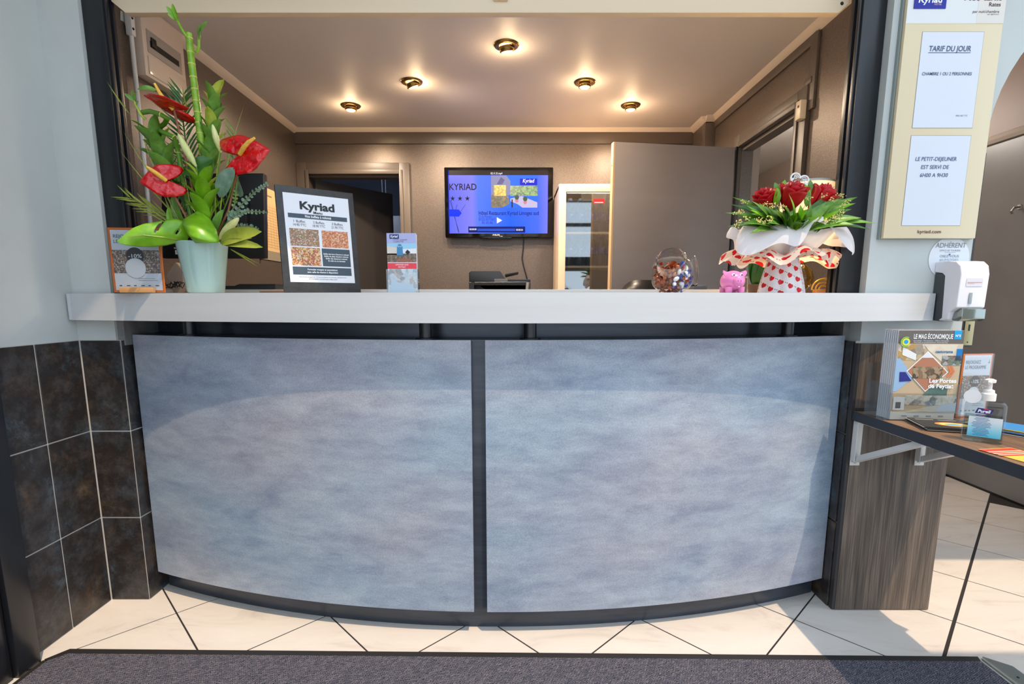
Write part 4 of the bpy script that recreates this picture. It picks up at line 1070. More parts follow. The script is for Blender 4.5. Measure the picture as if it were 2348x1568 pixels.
sl = MB().tube([Q(428, 84, .02), Q(420, 72, .015), Q(412, 58, .01), Q(405, 42, .01)], [0.004, 0.0042, 0.0042, 0.003], 8)
obj('shoot', sl, BAMB, ba, smooth=True)
for (a, b2, w) in (((406, 44), (395, 8), 10), ((405, 44), (381, 14), 9), ((404, 46), (384, 30), 8), ((410, 52), (399, 22), 7)):
    obj('leaf', leaf(Q(*a, .01), Q(*b2, -.005), w * PXM, FW, 0.06), G_BR, ba, smooth=True)
sl = MB().tube([Q(444, 116, .02), Q(452, 120, .015), Q(456, 108, .01), Q(456, 90, .01), Q(458, 78, .01)], [0.0035, 0.0045, 0.0045, 0.004, 0.003], 8)
obj('shoot', sl, BAMB, ba, smooth=True)
for (a, b2, w) in (((457, 82), (477, 48), 10), ((456, 84), (458, 56), 6), ((457, 92), (462, 70), 6)):
    obj('leaf', leaf(Q(*a, .01), Q(*b2, -.01), w * PXM, FW, 0.08), G_MID, ba, smooth=True)
# curled bamboo
cpx = [(326, 258, 0), (343, 255, -.02), (368, 262, -.03), (384, 272, -.01), (377, 284, .02), (366, 292, .04), (364, 298, .03), (376, 304, -.01), (399, 314, -.02), (405, 332, 0), (409, 350, .01), (416, 388, .01), (432, 470, .01), (450, 548, .0)]
cpt = [Q(x, y, d) for x, y, d in cpx]
cub = obj('curled_bamboo', MB().tube(cpt, 0.0075, 10), mat('bamboo_deep', (92, 140, 34), 0.25), fa, smooth=True)
for k in (2, 5, 8, 10, 11, 12):
    d = (cpt[k + 1] - cpt[k - 1]).normalized()
    obj('node', MB().tube([cpt[k] - d * 0.0012, cpt[k], cpt[k] + d * 0.0012], [0.0077, 0.0086, 0.0077], 10), BAMN, cub, smooth=True)
obj('shoot', MB().tube([Q(334, 274, 0), Q(322, 262, -.01), Q(312, 242, -.01), Q(307, 228, -.01)], [0.005, 0.0045, 0.0035, 0.002], 8), G_YL, cub, smooth=True)
for (a, b2, w) in (((309, 232), (285, 214), 8), ((308, 230), (302, 206), 6), ((309, 234), (312, 210), 6), ((312, 242), (318, 232), 7)):
    obj('leaf', leaf(Q(*a, -.01), Q(*b2, -.02), w * PXM, FW, 0.05), G_MID, cub, smooth=True)
obj('leaf', leaf(Q(360, 207, .02), Q(315, 205, .0), 11 * PXM, FW, 0.18), G_MID, cub, smooth=True)
# leafy spikes: overlapping oval leaves around a stem
def spike(pts, n, L, w, m_, m2, spread=0.45, start=0.25):
    P_ = [Q(*p) for p in pts]
    root_ = obj('leaf_spike', MB().tube(P_, 0.004, 7), G_DK, fa, smooth=True)
    for k in range(n):
        t = start + (1 - start) * k / (n - 1)
        p, d = along(P_, min(t, 0.999))
        a = k * 2.39996
        s1 = d.cross(Vector((0, 1, 0))).normalized(); s2 = s1.cross(d)
        rad = s1 * cos(a) + s2 * sin(a)
        sc = 1.0 - 0.25 * t
        tip = p + d * (L * sc) + rad * (L * spread * sc * 0.9)
        mid = rad * 0.006
        col = m2 if (k % 6 == 3 or t > 0.93) else m_
        obj('leaf', leaf(p + mid, tip + mid, w * sc, rad, -0.10, -0.35, 7), col, root_, smooth=True)
spike([(478, 430, .03), (484, 330, .04), (490, 232, .04)], 26, 62 * PXM, 30 * PXM, G_MID, G_YL, 0.52, 0.02)
spike([(414, 450, .03), (385, 385, .03), (357, 318, .02)], 15, 74 * PXM, 36 * PXM, G_MID, G_BR, 0.6, 0.05)
spike([(476, 540, .0), (470, 480, -.01), (466, 432, -.02)], 14, 72 * PXM, 36 * PXM, G_BR, G_YL, 0.65, 0.05)
spike([(448, 520, .03), (425, 455, .03), (412, 420, .03)], 8, 46 * PXM, 18 * PXM, G_DK, G_MID, 0.5, 0.05)
# lily buds
def bud(b, m_, t, r, d=0.0, mm=BUD):
    A_, B_ = Q(*b, d), Q(*t, d - 0.02)
    M_ = A_.lerp(B_, 0.55) + Vector((0, -0.004, 0))
    pts = [A_, A_.lerp(M_, .35), A_.lerp(M_, .7), M_, M_.lerp(B_, .5), M_.lerp(B_, .85), B_]
    o_ = obj('lily_bud', MB().tube(pts, [0.003, r * .75, r * .98, r, r * .8, r * .45, 0.001], 12), mm, fa, smooth=True)
    obj('stem', MB().tube([A_, A_.lerp(Vector((pc.x, pc.y, 1.32)), .5) + Vector((0, .02, 0)), Vector((pc.x, pc.y, 1.32))], 0.0025, 6), G_MID, o_)
bud((450, 382), None, (408, 306), 0.0115, -0.02)
bud((506, 350), None, (487, 285), 0.0095, 0.0)
# broad leaves
obj('broad_leaf', leaf(Q(503, 452, -.01), Q(538, 384, -.03), 40 * PXM, FW, 0.05, 0.25), G_GR, fa, smooth=True)
obj('broad_leaf', leaf(Q(440, 398, .0), Q(490, 362, .02), 34 * PXM, FW, 0.1, 0.3), G_DK, fa, smooth=True)
obj('broad_leaf', leaf(Q(418, 392, .02), Q(470, 402, -.02), 26 * PXM, FW, 0.1, 0.3), G_DK, fa, smooth=True)
obj('broad_leaf', leaf(Q(420, 520, .02), Q(395, 448, .0), 20 * PXM, FW, 0.06, 0.3), G_MID, fa, smooth=True)
obj('broad_leaf', leaf(Q(488, 545, .0), Q(512, 480, -.02), 22 * PXM, FW, 0.06, 0.3), G_MID, fa, smooth=True)
obj('broad_leaf', leaf(Q(508, 540, .02), Q(515, 505, .0), 30 * PXM, FW, 0.06, 0.3), G_DK, fa, smooth=True)
obj('broad_leaf', leaf(Q(552, 452, .02), Q(546, 408, .0), 22 * PXM, FW, 0.10, 0.3, kind='lance'), G_GR, fa, smooth=True)
obj('broad_leaf', leaf(Q(395, 520, .0), Q(387, 474, .0), 14 * PXM, FW, 0.05, 0.3), G_BR, fa, smooth=True)
def resample(pts, n):
    P_ = [Vector(p) for p in pts]
    d = [0.0]
    for i in range(1, len(P_)): d.append(d[-1] + (P_[i] - P_[i - 1]).length)
    out = []
    for k in range(n + 1):
        s = d[-1] * k / n
        i = 0
        while i < len(P_) - 2 and d[i + 1] < s: i += 1
        out.append(P_[i].lerp(P_[i + 1], (s - d[i]) / max(1e-9, d[i + 1] - d[i])))
    return out
def sheet2(ca, cb, nu, nv, bulge, holes=()):
    A_, B_ = resample(ca, nu), resample(cb, nu)
    mb = MB()
    vs_, fs_ = [], []
    for i in range(nu + 1):
        for j in range(nv + 1):
            t = j / nv
            p = A_[i].lerp(B_[i], t)
            p.y -= bulge * sin(pi * t) * sin(pi * min(1, i / nu * 1.15)) 
            vs_.append(p)
    for i in range(nu):
        for j in range(nv):
            u, v = (i + .5) / nu, (j + .5) / nv
            if any(h[0] < u < h[1] and h[2] < v < h[3] for h in holes): continue
            a = i * (nv + 1) + j
            fs_.append((a, a + 1, a + nv + 2, a + nv + 1))
    return mb.add(vs_, fs_)
def MQ(px, py): return onY(px, py, 1.765 - max(0.0, (430 - px)) / 160.0 * 0.11)
up = [MQ(*p) for p in ((430, 552), (434, 530), (424, 508), (405, 502), (380, 504), (355, 509), (330, 513), (306, 522), (290, 533), (276, 546), (267, 552))]
lo_ = [MQ(*p) for p in ((430, 552), (418, 555), (402, 558), (380, 563), (350, 566), (325, 566), (300, 564), (284, 561), (275, 558), (270, 555), (267, 552))]
ms = obj('monstera_leaf', sheet2(up, lo_, 40, 16, 0.022, ((0.42, 0.46, -1, 0.45), (0.46, 0.48, 0.15, 0.5), (0.20, 0.235, 0.30, 0.55),)), G_BR, fa, smooth=80, solid=0.0008)
mid = [MQ(430, 553), MQ(385, 546), MQ(340, 541), MQ(300, 545)]
obj('midrib', MB().tube([p + Vector((0, d_, 0)) for p, d_ in zip(mid, (-.003, -.0195, -.0215, -.017))], [0.0022, 0.0018, 0.0013, 0.0006], 6), G_OL, ms)
ca = [onY(*p) for p in ((448, 557, 1.72), (432, 540, 1.715), (418, 515, 1.73), (420, 503, 1.75), (436, 493, 1.77), (456, 482, 1.78))]
cb2 = [onY(*p) for p in ((448, 557, 1.72), (480, 557, 1.71), (504, 556, 1.725), (497, 528, 1.74), (482, 502, 1.77), (456, 482, 1.78))]
obj('heart_leaf', sheet2(ca, cb2, 22, 14, 0.03), G_BR, fa, smooth=80, solid=0.0008)
obj('heart_leaf', leaf(onY(505, 557, 1.74), onY(600, 531, 1.69), 34 * PXM, FW, 0.08, 0.35), G_OL, fa, smooth=True)
obj('heart_leaf', leaf(onY(510, 558, 1.74), onY(603, 567, 1.68), 20 * PXM, FW, 0.10, 0.35), G_OL, fa, smooth=True)
bud((502, 548), None, (548, 499), 0.013, -0.05, noisy('bud_pale', [(0.3, (196, 196, 120)), (0.7, (220, 216, 150))], (40, 40, 40), rough=0.4))
obj('pale_leaf', leaf(onY(520, 556, 1.75), onY(578, 546, 1.70), 14 * PXM, FW, 0.1, 0.4), BUD, fa, smooth=True)
# palm fronds: fine leaflets on a spine, joined per frond
def frond(pts, n, L, ang, w, m_, side=(1, -1), d=0.05):
    P_ = [Q(x, y, d) for x, y in pts]
    o_ = obj('palm_frond', MB().tube(P_, [0.0025] * (len(P_) - 1) + [0.0008], 6), m_, fa)
    mb = MB()
    for k in range(n):
        t = 0.12 + 0.86 * k / (n - 1)
        p, dr_ = along(P_, min(t, .999))
        for s in side:
            sv = dr_.cross(Vector((0, 1, 0))).normalized() * s
            dirv = (dr_ * cos(ang) + sv * sin(ang) + Vector((0, random.uniform(-.2, .2), random.uniform(-.12, .05)))).normalized()
            leaf(p, p + dirv * L * (1 - 0.45 * abs(t - .4)), w, FW, 0.04, 0.3, 4, 'lance', mb)
    f_ = obj('leaflets', mb, m_, o_, smooth=True); f_['kind'] = 'stuff'
frond([(455, 470), (442, 390), (425, 320), (418, 262), (420, 215)], 20, 62 * PXM, 0.75, 5.5 * PXM, G_DK)
frond([(440, 545), (405, 470), (365, 400), (335, 330)], 18, 95 * PXM, 0.75, 4.5 * PXM, G_MID, side=(-1,))
frond([(432, 545), (395, 500), (350, 478), (300, 455)], 10, 60 * PXM, 0.35, 4 * PXM, G_OL, side=(1, -1))
frond([(490, 540), (525, 450), (545, 380), (540, 300)], 15, 60 * PXM, 0.6, 3.5 * PXM, G_MID, side=(1,))
gb = MB()
for a, b2 in (((440, 545), (290, 458)), ((430, 540), (280, 430)), ((425, 520), (275, 345)), ((420, 500), (282, 300)), ((430, 540), (320, 295)), ((500, 550), (560, 240)), ((495, 540), (520, 265)), ((528, 570), (592, 612)), ((528, 572), (596, 606)), ((430, 250), (418, 195)), ((300, 265), (245, 187))):
    leaf(Q(*a, .02), Q(*b2, .0), 3.2 * PXM, FW, 0.06, 0.3, 6, 'lance', gb)
gr = obj('grass_blades', gb, G_OL, fa, smooth=True); gr['kind'] = 'stuff'
# eucalyptus sprigs
def sprig(pts, n, r, m_):
    P_ = [Q(*p) for p in pts]
    o_ = obj('eucalyptus_sprig', MB().tube(P_, 0.0018, 6), mat('twig', (122, 128, 84), 0.6), fa)
    mb = MB()
    for k in range(n):
        t = 0.25 + 0.74 * k / (n - 1)
        p, d = along(P_, min(t, .999))
        sv = d.cross(Vector((0, 1, 0))).normalized()
        for s in (1, -1):
            dirv = (sv * s + d * 0.5 + Vector((0, random.uniform(-.6, .3), 0))).normalized()
            rr_ = r * (1.1 - 0.6 * t) * random.uniform(.8, 1.15)
            leaf(p, p + dirv * rr_ * 2, rr_ * 1.7, FW + Vector((random.uniform(-.5, .5), 0, random.uniform(-.5, .5))), 0, 0.2, 5, 'oval', mb)
    l_ = obj('leaflets', mb, m_, o_, smooth=True); l_['kind'] = 'stuff'
sprig([(500, 560, .0), (528, 500, -.01), (560, 462, -.02), (590, 436, -.03), (612, 422, -.03)], 13, 0.0085, G_GR)
sprig([(512, 540, -.01), (535, 495, -.02), (570, 484, -.03), (614, 487, -.04)], 12, 0.0075, G_GR)
sprig([(505, 545, .0), (538, 470, -.01), (542, 430, -.01), (545, 405, -.01)], 12, 0.006, G_MID)
sprig([(510, 552, .0), (545, 520, .0), (570, 518, .0), (592, 526, .0)], 9, 0.008, G_GR)

# ================================================================== THINGS ON THE COUNTER
ZT = 1.1635
NAVYP = mat('navy_print', (62, 76, 88), 0.5)
INKB = mat('ink_black', (26, 26, 30), 0.5)
INKG = mat('ink_grey', (92, 94, 98), 0.5)
INKW = mat('ink_white', (240, 240, 240), 0.5)
ORANGE = mat('orange_print', (226, 116, 32), 0.5)
# ---- menu board
BL, BR = onY(652, 668, 1.70), onY(828, 668, 1.845)
BL.z = BR.z = ZT
U_ = (BR - BL).normalized()
nrm_ = Vector((U_.y, -U_.x, 0))
Wm = (BR - BL).length
Vv = (Z * 0.344 - nrm_ * 0.042).normalized()
mn = thing('menu_board', 'black-framed buffet menu board leaning back on the counter', 'menu board', tuple((BL + BR) / 2))
Mm = Sheet(mn, BL + Vv * 0.001, U_, Vv, Wm, 0.346)
FRM = noisy('charcoal_frame', [(0.35, (44, 42, 41)), (0.75, (62, 60, 58))], (40, 40, 40), rough=0.45)
Mm.slab('frame', FRM, 0, 0, Mm.w, Mm.h, -0.012, 0, bevel=0.0015)
Mm.slab('easel_leg', FRM, Mm.w * .35, 0.0, Mm.w * .65, 0.22, -0.017, -0.0122)
X0m, X1m, Y0m, Y1m = Mm.w * .085, Mm.w * .925, Mm.h * .10, Mm.h * .935
pw_, ph_ = X1m - X0m, Y1m - Y0m
fx = lambda t: X0m + pw_ * t
fy = lambda t: Y1m - ph_ * t
Mm.rect('sheet', PAPW, X0m, Y0m, X1m, Y1m, 1)
Mm.txt('Kyriad', fx(.5), fy(.17), 0.026, INKB, bold=0.035, w=pw_ * .53)
Mm.txt('Menu', fx(.5), fy(.215), 0.009, INKB, bold=0.02, w=pw_ * .135)
Mm.rect('band', NAVYP, fx(.05), fy(.275), fx(.955), fy(.225), 2)
Mm.txt('Nos buffets \u00e0 volont\u00e9', fx(.5), fy(.262), 0.0085, INKW, bold=0.02, w=pw_ * .40)
for k, (a, b2) in enumerate((('1 Buffet', '14.90 TTC'), ('2 Buffets', '18.90 TTC'), ('3 Buffets', '21.90 TTC'))):
    Mm.txt(a, fx(.21 + .29 * k), fy(.325), 0.0085, INKG, w=pw_ * .17)
    Mm.txt(b2, fx(.21 + .29 * k), fy(.365), 0.0085, INKG, w=pw_ * .19)
FD1 = photo('food_salad', [(200, 190, 178), (90, 100, 112), (186, 120, 60), (120, 130, 60), (150, 60, 44), (214, 206, 196), (170, 90, 50), (110, 84, 70)], 300)
FD2 = photo('food_bake', [(190, 84, 44), (210, 130, 84), (160, 60, 34), (222, 178, 120), (200, 100, 60), (226, 210, 190)], 300)
FD3 = photo('food_plate', [(228, 220, 210), (170, 40, 40), (220, 160, 90), (120, 60, 90), (236, 200, 60), (190, 70, 60), (90, 60, 60), (224, 206, 190)], 230)
Mm.rect('food_photo', FD1, fx(.05), fy(.59), fx(.485), fy(.395), 2)
Mm.rect('food_photo', FD2, fx(.53), fy(.59), fx(.945), fy(.395), 2)
Mm.rect('food_photo', FD3, fx(.05), fy(.81), fx(.485), fy(.605), 2)
Mm.rect('band', NAVYP, fx(.51), fy(.81), fx(.955), fy(.605), 2)
for k, s in enumerate(("Buffet des hors d'\u0153uvre \u00e0 volont\u00e9", 'Buffet de plats chauds \u00e0 volont\u00e9', 'Buffet des desserts \u00e0 volont\u00e9', 'En salle ou en terrasse')):
    Mm.txt(s, fx(.733), fy(.675 + .026 * k), 0.005, INKW, bold=0.02, w=pw_ * (.40, .38, .34, .27)[k])
Mm.rect('band', NAVYP, fx(.05), fy(.915), fx(.955), fy(.825), 2)
Mm.txt('Formules groupes et associations', fx(.5), fy(.862), 0.006, INKW, bold=0.02, w=pw_ * .46)
Mm.txt('avec salle de r\u00e9union \u00e0 disposition', fx(.5), fy(.892), 0.006, INKW, bold=0.02, w=pw_ * .47)
Mm.txt('Hotel Kyriad Limoges Sud - 21 rue Louis Bl\u00e9riot ZI du Ponteix, 87220 FEYTIAT', fx(.5), fy(.945), 0.0035, INKG, w=pw_ * .74)
Mm.txt('05 55 06 00 00 - kyriad.limoges-sud@orange.fr', fx(.5), fy(.968), 0.0035, INKG, w=pw_ * .44)
# ---- club leaflet in a wooden block (left end)
def club(name, label, O, U, V, w, h, full, block=True):
    t = thing(name, label, 'leaflet', tuple(O + U * (w / 2)))
    S = Sheet(t, O, U, V, w, h)
    S.slab('card', ORANGE, 0, 0, w, h, -0.002, 0)
    bd = 0.045 * w
    S.rect('sheet', PAPW, bd, bd, w - bd, h - bd, 1)
    S.txt('REJOIGNEZ', w * .10, h * .845, h * .055, INKG, align='L', w=w * .50)
    S.txt('LE PROGRAMME', w * .10, h * .765, h * .055, INKG, align='L', w=w * .70)
    S.ring('emblem', INKG, w * .89, h * .87, h * .012, h * .017, 180, 360, 2)
    S.rect('emblem', INKG, w * .886, h * .855, w * .894, h * .905, 2)
    S.rect('crowd_photo', photo('crowd_' + name, [(150, 96, 64), (96, 70, 60), (206, 196, 186), (60, 44, 44), (176, 140, 116), (110, 84, 96), (226, 220, 214), (64, 110, 76)], 320), bd, h * .30, w - bd, h * .66, 2)
    S.disc('offer_disc', mat('offer_dark', (60, 58, 60), 0.5), w * .48, h * .57, w * .17, None, 3)
    S.txt('-10%', w * .48, h * .54, h * .06, INKW, w=w * .26, lv=4, bold=0.01)
    S.disc('code_disc', PAPW, w * .47, h * .38, w * .20, None, 4)
    for k in range(6):
        S.rect('partner_mark', INKG, w * (.12 + .14 * k), h * .10, w * (.12 + .14 * k) + w * (.05 + .02 * (k % 2)), h * .115, 2)
    for k in range(2):
        S.rect('small_print', mat('ink_pale', (168, 170, 174), 0.5), w * .50, h * (.185 + .03 * k), w * (.88 - .06 * k), h * (.192 + .03 * k), 2)
    S.slab('clear_cover', thin_glass('acrylic', (244, 246, 247), 1.5), 0, 0, w, h, 0.004, 0.0055)
    if block:
        S.slab('wood_block', mat('beech_block', (206, 150, 92), 0.5), w * .18, -0.001, w * .83, h * .075, 0.006, 0.022, bevel=0.002)
        S.slab('wood_block', mat('beech_block'), w * .18, -0.001, w * .83, h * .05, -0.018, -0.0025, bevel=0.002)
    return S
o_ = onY(262, 668, 1.735); o_.z = ZT + 0.002
e_ = onY(378, 668, 1.75); e_.z = o_.z
club('club_leaflet', 'orange-edged club leaflet in a beech block under the monstera leaf', o_, (e_ - o_).normalized(), Z, 0.160, onY(250, 523, 1.735).z - ZT, True)
# ---- brochures in a clear holder
b0_, b1_ = onY(891, 668, 1.80), onY(962, 668, 1.80)
b0_.z = b1_.z = ZT
wB = (b1_ - b0_).length; hB = onY(920, 535, 1.80).z - ZT
bh = thing('brochure_holder', 'small clear acrylic brochure holder between menu board and printer', 'brochure holder', tuple((b0_ + b1_) / 2))
ACR = thin_glass('acrylic', (244, 246, 247), 1.5)
BH = Sheet(bh, b0_, X, Z, wB, hB)
BH.slab('front', ACR, 0.0, 0.0, wB, hB * .40, 0.024, 0.0262)
BH.slab('back', ACR, 0.0, 0.0, wB, hB * .6, -0.006, -0.004)
BH.slab('side', ACR, 0.0, 0.002, 0.002, hB * .40, -0.004, 0.024)
BH.slab('side', ACR, wB - 0.002, 0.002, wB, hB * .40, -0.004, 0.024)
BH.slab('base', ACR, 0.0, 0.0, wB, 0.002, -0.004, 0.024)
for k in range(3):
    bt = thing('hotel_brochure', ('tall hotel brochure with red band in the holder on the counter, front one' if k == 0 else ('tall hotel brochure tucked second in the counter holder' if k == 1 else 'tall hotel brochure tucked last in the counter holder')), 'brochure', tuple(b0_ + X * (wB / 2) + Z * 0.002), 'hotel brochures in the counter holder')
    B = Sheet(bt, b0_ + Vector((0.004, -0.018 + 0.007 * k, 0.0025)), X, Z, wB - 0.008, hB - 0.004)
    B.slab('paper', PAPW, 0, 0, B.w, B.h - 0.002 * k, -0.0015, 0)
    if k: continue
    B.rect('head', mat('lavender_print', (168, 172, 214), 0.4), 0, B.h * .835, B.w, B.h, 1)
    B.rect('logo', mat('logo_navy', (24, 44, 110), 0.4), B.w * .10, B.h * .905, B.w * .42, B.h * .98, 2)
    B.txt('Kyriad', B.w * .26, B.h * .927, 0.008, INKW, w=B.w * .25, bold=0.02, shear=0.2)
    B.txt("L'H\u00d4TEL CONFORT", B.w * .46, B.h * .878, 0.004, INKG, w=B.w * .5)
    B.txt('CLIMATIS\u00c9', B.w * .40, B.h * .848, 0.004, INKG, w=B.w * .34)
    B.rect('photo_sky', mat('print_sky', (150, 198, 226), 0.4), 0, B.h * .70, B.w, B.h * .833, 1)
    B.poly('photo_building', mat('print_wall', (206, 200, 190), 0.4), [(0, B.h * .64), (B.w * .34, B.h * .64), (B.w * .34, B.h * .76), (0, B.h * .79)], 2)
    B.poly('photo_roof', mat('print_white', (222, 224, 228), 0.4), [(B.w * .5, B.h * .66), (B.w, B.h * .66), (B.w, B.h * .745), (B.w * .5, B.h * .735)], 2)
    B.rect('photo_ground', photo('print_ground', [(96, 84, 76), (70, 66, 66), (150, 120, 100), (84, 80, 60)], 160), 0, B.h * .515, B.w, B.h * .66, 2)
    B.rect('photo_flowers', photo('print_flowers', [(190, 60, 50), (130, 110, 80), (160, 70, 60), (90, 90, 60)], 260), B.w * .32, B.h * .525, B.w * .8, B.h * .58, 3)
    B.poly('photo_tower', mat('print_tower', (60, 130, 176), 0.4), [(B.w * .33, B.h * .63), (B.w * .55, B.h * .63), (B.w * .53, B.h * .77), (B.w * .48, B.h * .815), (B.w * .40, B.h * .815), (B.w * .35, B.h * .77)], 4)
    B.txt('Kyriad', B.w * .44, B.h * .768, 0.004, INKW, w=B.w * .13, lv=5)
    B.poly('photo_diamond', INKB, [(B.w * .70, B.h * .64), (B.w * .80, B.h * .68), (B.w * .70, B.h * .725), (B.w * .62, B.h * .68)], 4)
    B.rect('red_band', mat('print_red', (222, 62, 76), 0.4), 0, B.h * .405, B.w, B.h * .50, 2)
    B.txt('LIMOGES SUD', B.w * .5, B.h * .46, 0.005, INKW, w=B.w * .44, lv=4)
    B.txt('FEYTIAT', B.w * .5, B.h * .42, 0.005, INKW, w=B.w * .25, lv=4)
    B.rect('room_photo', photo('print_room', [(206, 220, 232), (226, 232, 238), (150, 180, 206), (196, 168, 146), (240, 240, 240), (120, 110, 104)], 70), 0, 0, B.w, B.h * .40, 2)
    B.poly('room_bed', mat('print_bed', (196, 216, 232), 0.4), [(B.w * .08, 0), (B.w * .92, 0), (B.w * .85, B.h * .14), (B.w * .35, B.h * .17), (B.w * .12, B.h * .26)], 3)
# ---- candy jar
jx, jy = 0.530, 1.745
jr = thing('candy_jar', 'tilted-mouth glass jar full of wrapped candies on the counter', 'jar', (jx, jy, ZT))
GL = thin_glass('jar_glass', (252, 253, 252), 1.3)
JC = Vector((jx, jy, ZT + 0.060))
def jar_fn(u, v):
    a = 2 * pi * u
    t = -pi / 2 + pi * v
    e = 0.72
    ct_ = abs(cos(t)) ** e; st_ = (1 if sin(t) > 0 else -1) * abs(sin(t)) ** e
    return JC + Vector((0.068 * ct_ * cos(a), 0.060 * ct_ * sin(a), 0.059 * st_))
nax = Vector((-0.30, -0.70, 0.64)).normalized()
mbj = MB().grid(jar_fn, 36, 20, cu=True)
keep = []
for f in mbj.f:
    c = sum((mbj.v[i] for i in f), Vector()) / len(f) - JC
    if not (c.normalized().dot(nax) > 0.74): keep.append(f)
mbj.f = keep
obj('body', mbj, GL, jr, smooth=80)
Mn = nax.to_track_quat('Z', 'Y').to_matrix()
obj('neck', MB().lathe([(0.0465, 0.036), (0.0475, 0.044), (0.0485, 0.050), (0.0470, 0.054), (0.0490, 0.060), (0.0470, 0.066), (0.0478, 0.074), (0.0462, 0.076)], 36, JC, Mn, capb=False, capt=False), thin_glass('jar_neck_glass', (244, 246, 245), 4.0), jr, smooth=60)
hd = JC + Vector((0.062, -0.028, 0.012))
Mh = Vector((0.75, -0.6, 0.1)).normalized().to_track_quat('Z', 'Y').to_matrix()
obj('flat_roundel', MB().lathe([(0.0, 0.006), (0.026, 0.006), (0.030, 0.004), (0.031, 0.0)], 28, hd, Mh @ Matrix.Diagonal((1.0, 1.55, 1.0)), capb=False, capt=False), GL, jr, smooth=60)
CND = [mat('candy_copper', (164, 84, 46), 0.25, 0.55), mat('candy_brown', (108, 58, 38), 0.3, 0.4), mat('candy_white', (226, 230, 236), 0.3), mat('candy_blue', (42, 74, 160), 0.3, 0.2), mat('candy_pale_blue', (150, 190, 214), 0.3, 0.2)]
def candy(m1, m2):
    mb = MB().ball((0, 0, 0), (0.0110, 0.0074, 0.0066), 8, 5)
    o = obj('wrapped_candy', mb, m1, None, smooth=True)
    for s in (1, -1):
        vs_ = [(s * 0.0105, 0, 0)]
        for k in range(7):
            a = -1.0 + 2.0 * k / 6
            vs_.append((s * (0.0105 + 0.013 * cos(a)), 0.013 * sin(a), 0.003 * (-1) ** k))
        obj('wrapper_end', MB().add(vs_, [(0, k + 1, k + 2) for k in range(6)]), m2, o)
    return o
protos = [(candy(CND[0], CND[0]), 'copper foil wrapped candy in the glass jar'), (candy(CND[1], CND[0]), 'dark brown wrapped candy with copper ends in the glass jar'), (candy(CND[2], CND[3]), 'white wrapped candy with blue ends in the glass jar'), (candy(CND[4], CND[2]), 'pale blue wrapped candy in the glass jar')]
used = [False] * 4
rng = random.Random(5)
cnt = 0
pos = []
tries = 0
while cnt < 84 and tries < 20000:
    tries += 1
    p = Vector((rng.uniform(-1, 1), rng.uniform(-1, 1), rng.uniform(-1, 0.55)))
    r2 = (p.x / 0.052) ** 2
    q = Vector((p.x * 0.050, p.y * 0.042, p.z * 0.044))
    if (q.x / 0.050) ** 2 + (q.y / 0.042) ** 2 > 1.0 or (abs(q.x / 0.050) ** 2.6 + abs(q.y / 0.042) ** 2.6 + abs(q.z / 0.044) ** 2.6) > 1: continue
    if any((q - o).length < 0.0135 for o in pos): continue
    if tries < 12000 and (q.x / 0.050) ** 2 + (q.y / 0.042) ** 2 + (q.z / 0.044) ** 2 < 0.30: continue
    pos.append(q); cnt += 1
    right = q.x > 0.008 + rng.uniform(-.02, .02)
    k = (2 if rng.random() < .6 else 3) if (right and rng.random() < .75) else (0 if rng.random() < .6 else 1)
    pr_, lab = protos[k]
    c = pr_ if not used[k] else copy_tree(pr_)
    used[k] = True
    tag(c, lab, 'candy', 'wrapped candies in the jar')
    c.location = JC + q
    c.rotation_euler = (rng.uniform(0, 6), rng.uniform(0, 6), rng.uniform(0, 6))
# ---- piggy bank
g0 = onY(1678, 668, 1.68); gx, gy = g0.x, 1.68
pg = thing('piggy_bank', 'pink plastic piggy bank standing beside the candy jar', 'piggy bank', (gx, gy, ZT))
PINK = mat('pink_plastic', (226, 128, 186), 0.28)
pbm = MB().ball((gx, gy, ZT + 0.037), (0.0365, 0.042, 0.0325), 24, 16)
obj('body', pbm, PINK, pg, smooth=80)
obj('snout', MB().lathe([(0.017, -0.004), (0.0165, 0.006), (0.0145, 0.010), (0.0, 0.0112)], 22, (gx + 0.002, gy - 0.038, ZT + 0.034), Matrix.Rotation(pi / 2, 3, 'X')), PINK, pg, smooth=60)
for s in (-1, 1):
    obj('nostril', MB().ball((gx + 0.002 + s * 0.0045, gy - 0.0488, ZT + 0.036), (0.0018, 0.0012, 0.0024), 8, 6), mat('pink_dark', (196, 92, 150), 0.4), pg)
    e_ = obj('eye', MB().ball((gx + s * 0.0125, gy - 0.0335, ZT + 0.0545), (0.0048, 0.0028, 0.0048), 12, 8), INKW, pg, smooth=True)
    obj('pupil', MB().ball((gx + s * 0.0125 + 0.001, gy - 0.0364, ZT + 0.0545), (0.0024, 0.0012, 0.0024), 10, 6), INKB, e_)
    er = [(gx + s * 0.018, gy - 0.012, ZT + 0.062), (gx + s * 0.036, gy - 0.016, ZT + 0.069), (gx + s * 0.038, gy - 0.018, ZT + 0.060), (gx + s * 0.030, gy - 0.020, ZT + 0.049)]
    obj('ear', MB().prism(er, (0, 0.007, 0.002)), PINK, pg, bevel=0.0025, seg=3)
    for dy in (-0.022, 0.024):
        obj('foot', MB().lathe([(0.0085, 0), (0.0105, 0.003), (0.011, 0.018)], 16, (gx + s * 0.019, gy + dy, ZT + 0.0002)), PINK, pg, smooth=True)
obj('tooth', MB().box(gx + 0.0, gy - 0.0475, ZT + 0.0165, gx + 0.0045, gy - 0.044, ZT + 0.0205), INKW, pg, bevel=0.001)
obj('coin_slot', MB().box(gx - 0.008, gy - 0.0015, ZT + 0.0685, gx + 0.008, gy + 0.0015, ZT + 0.070), INKB, pg)

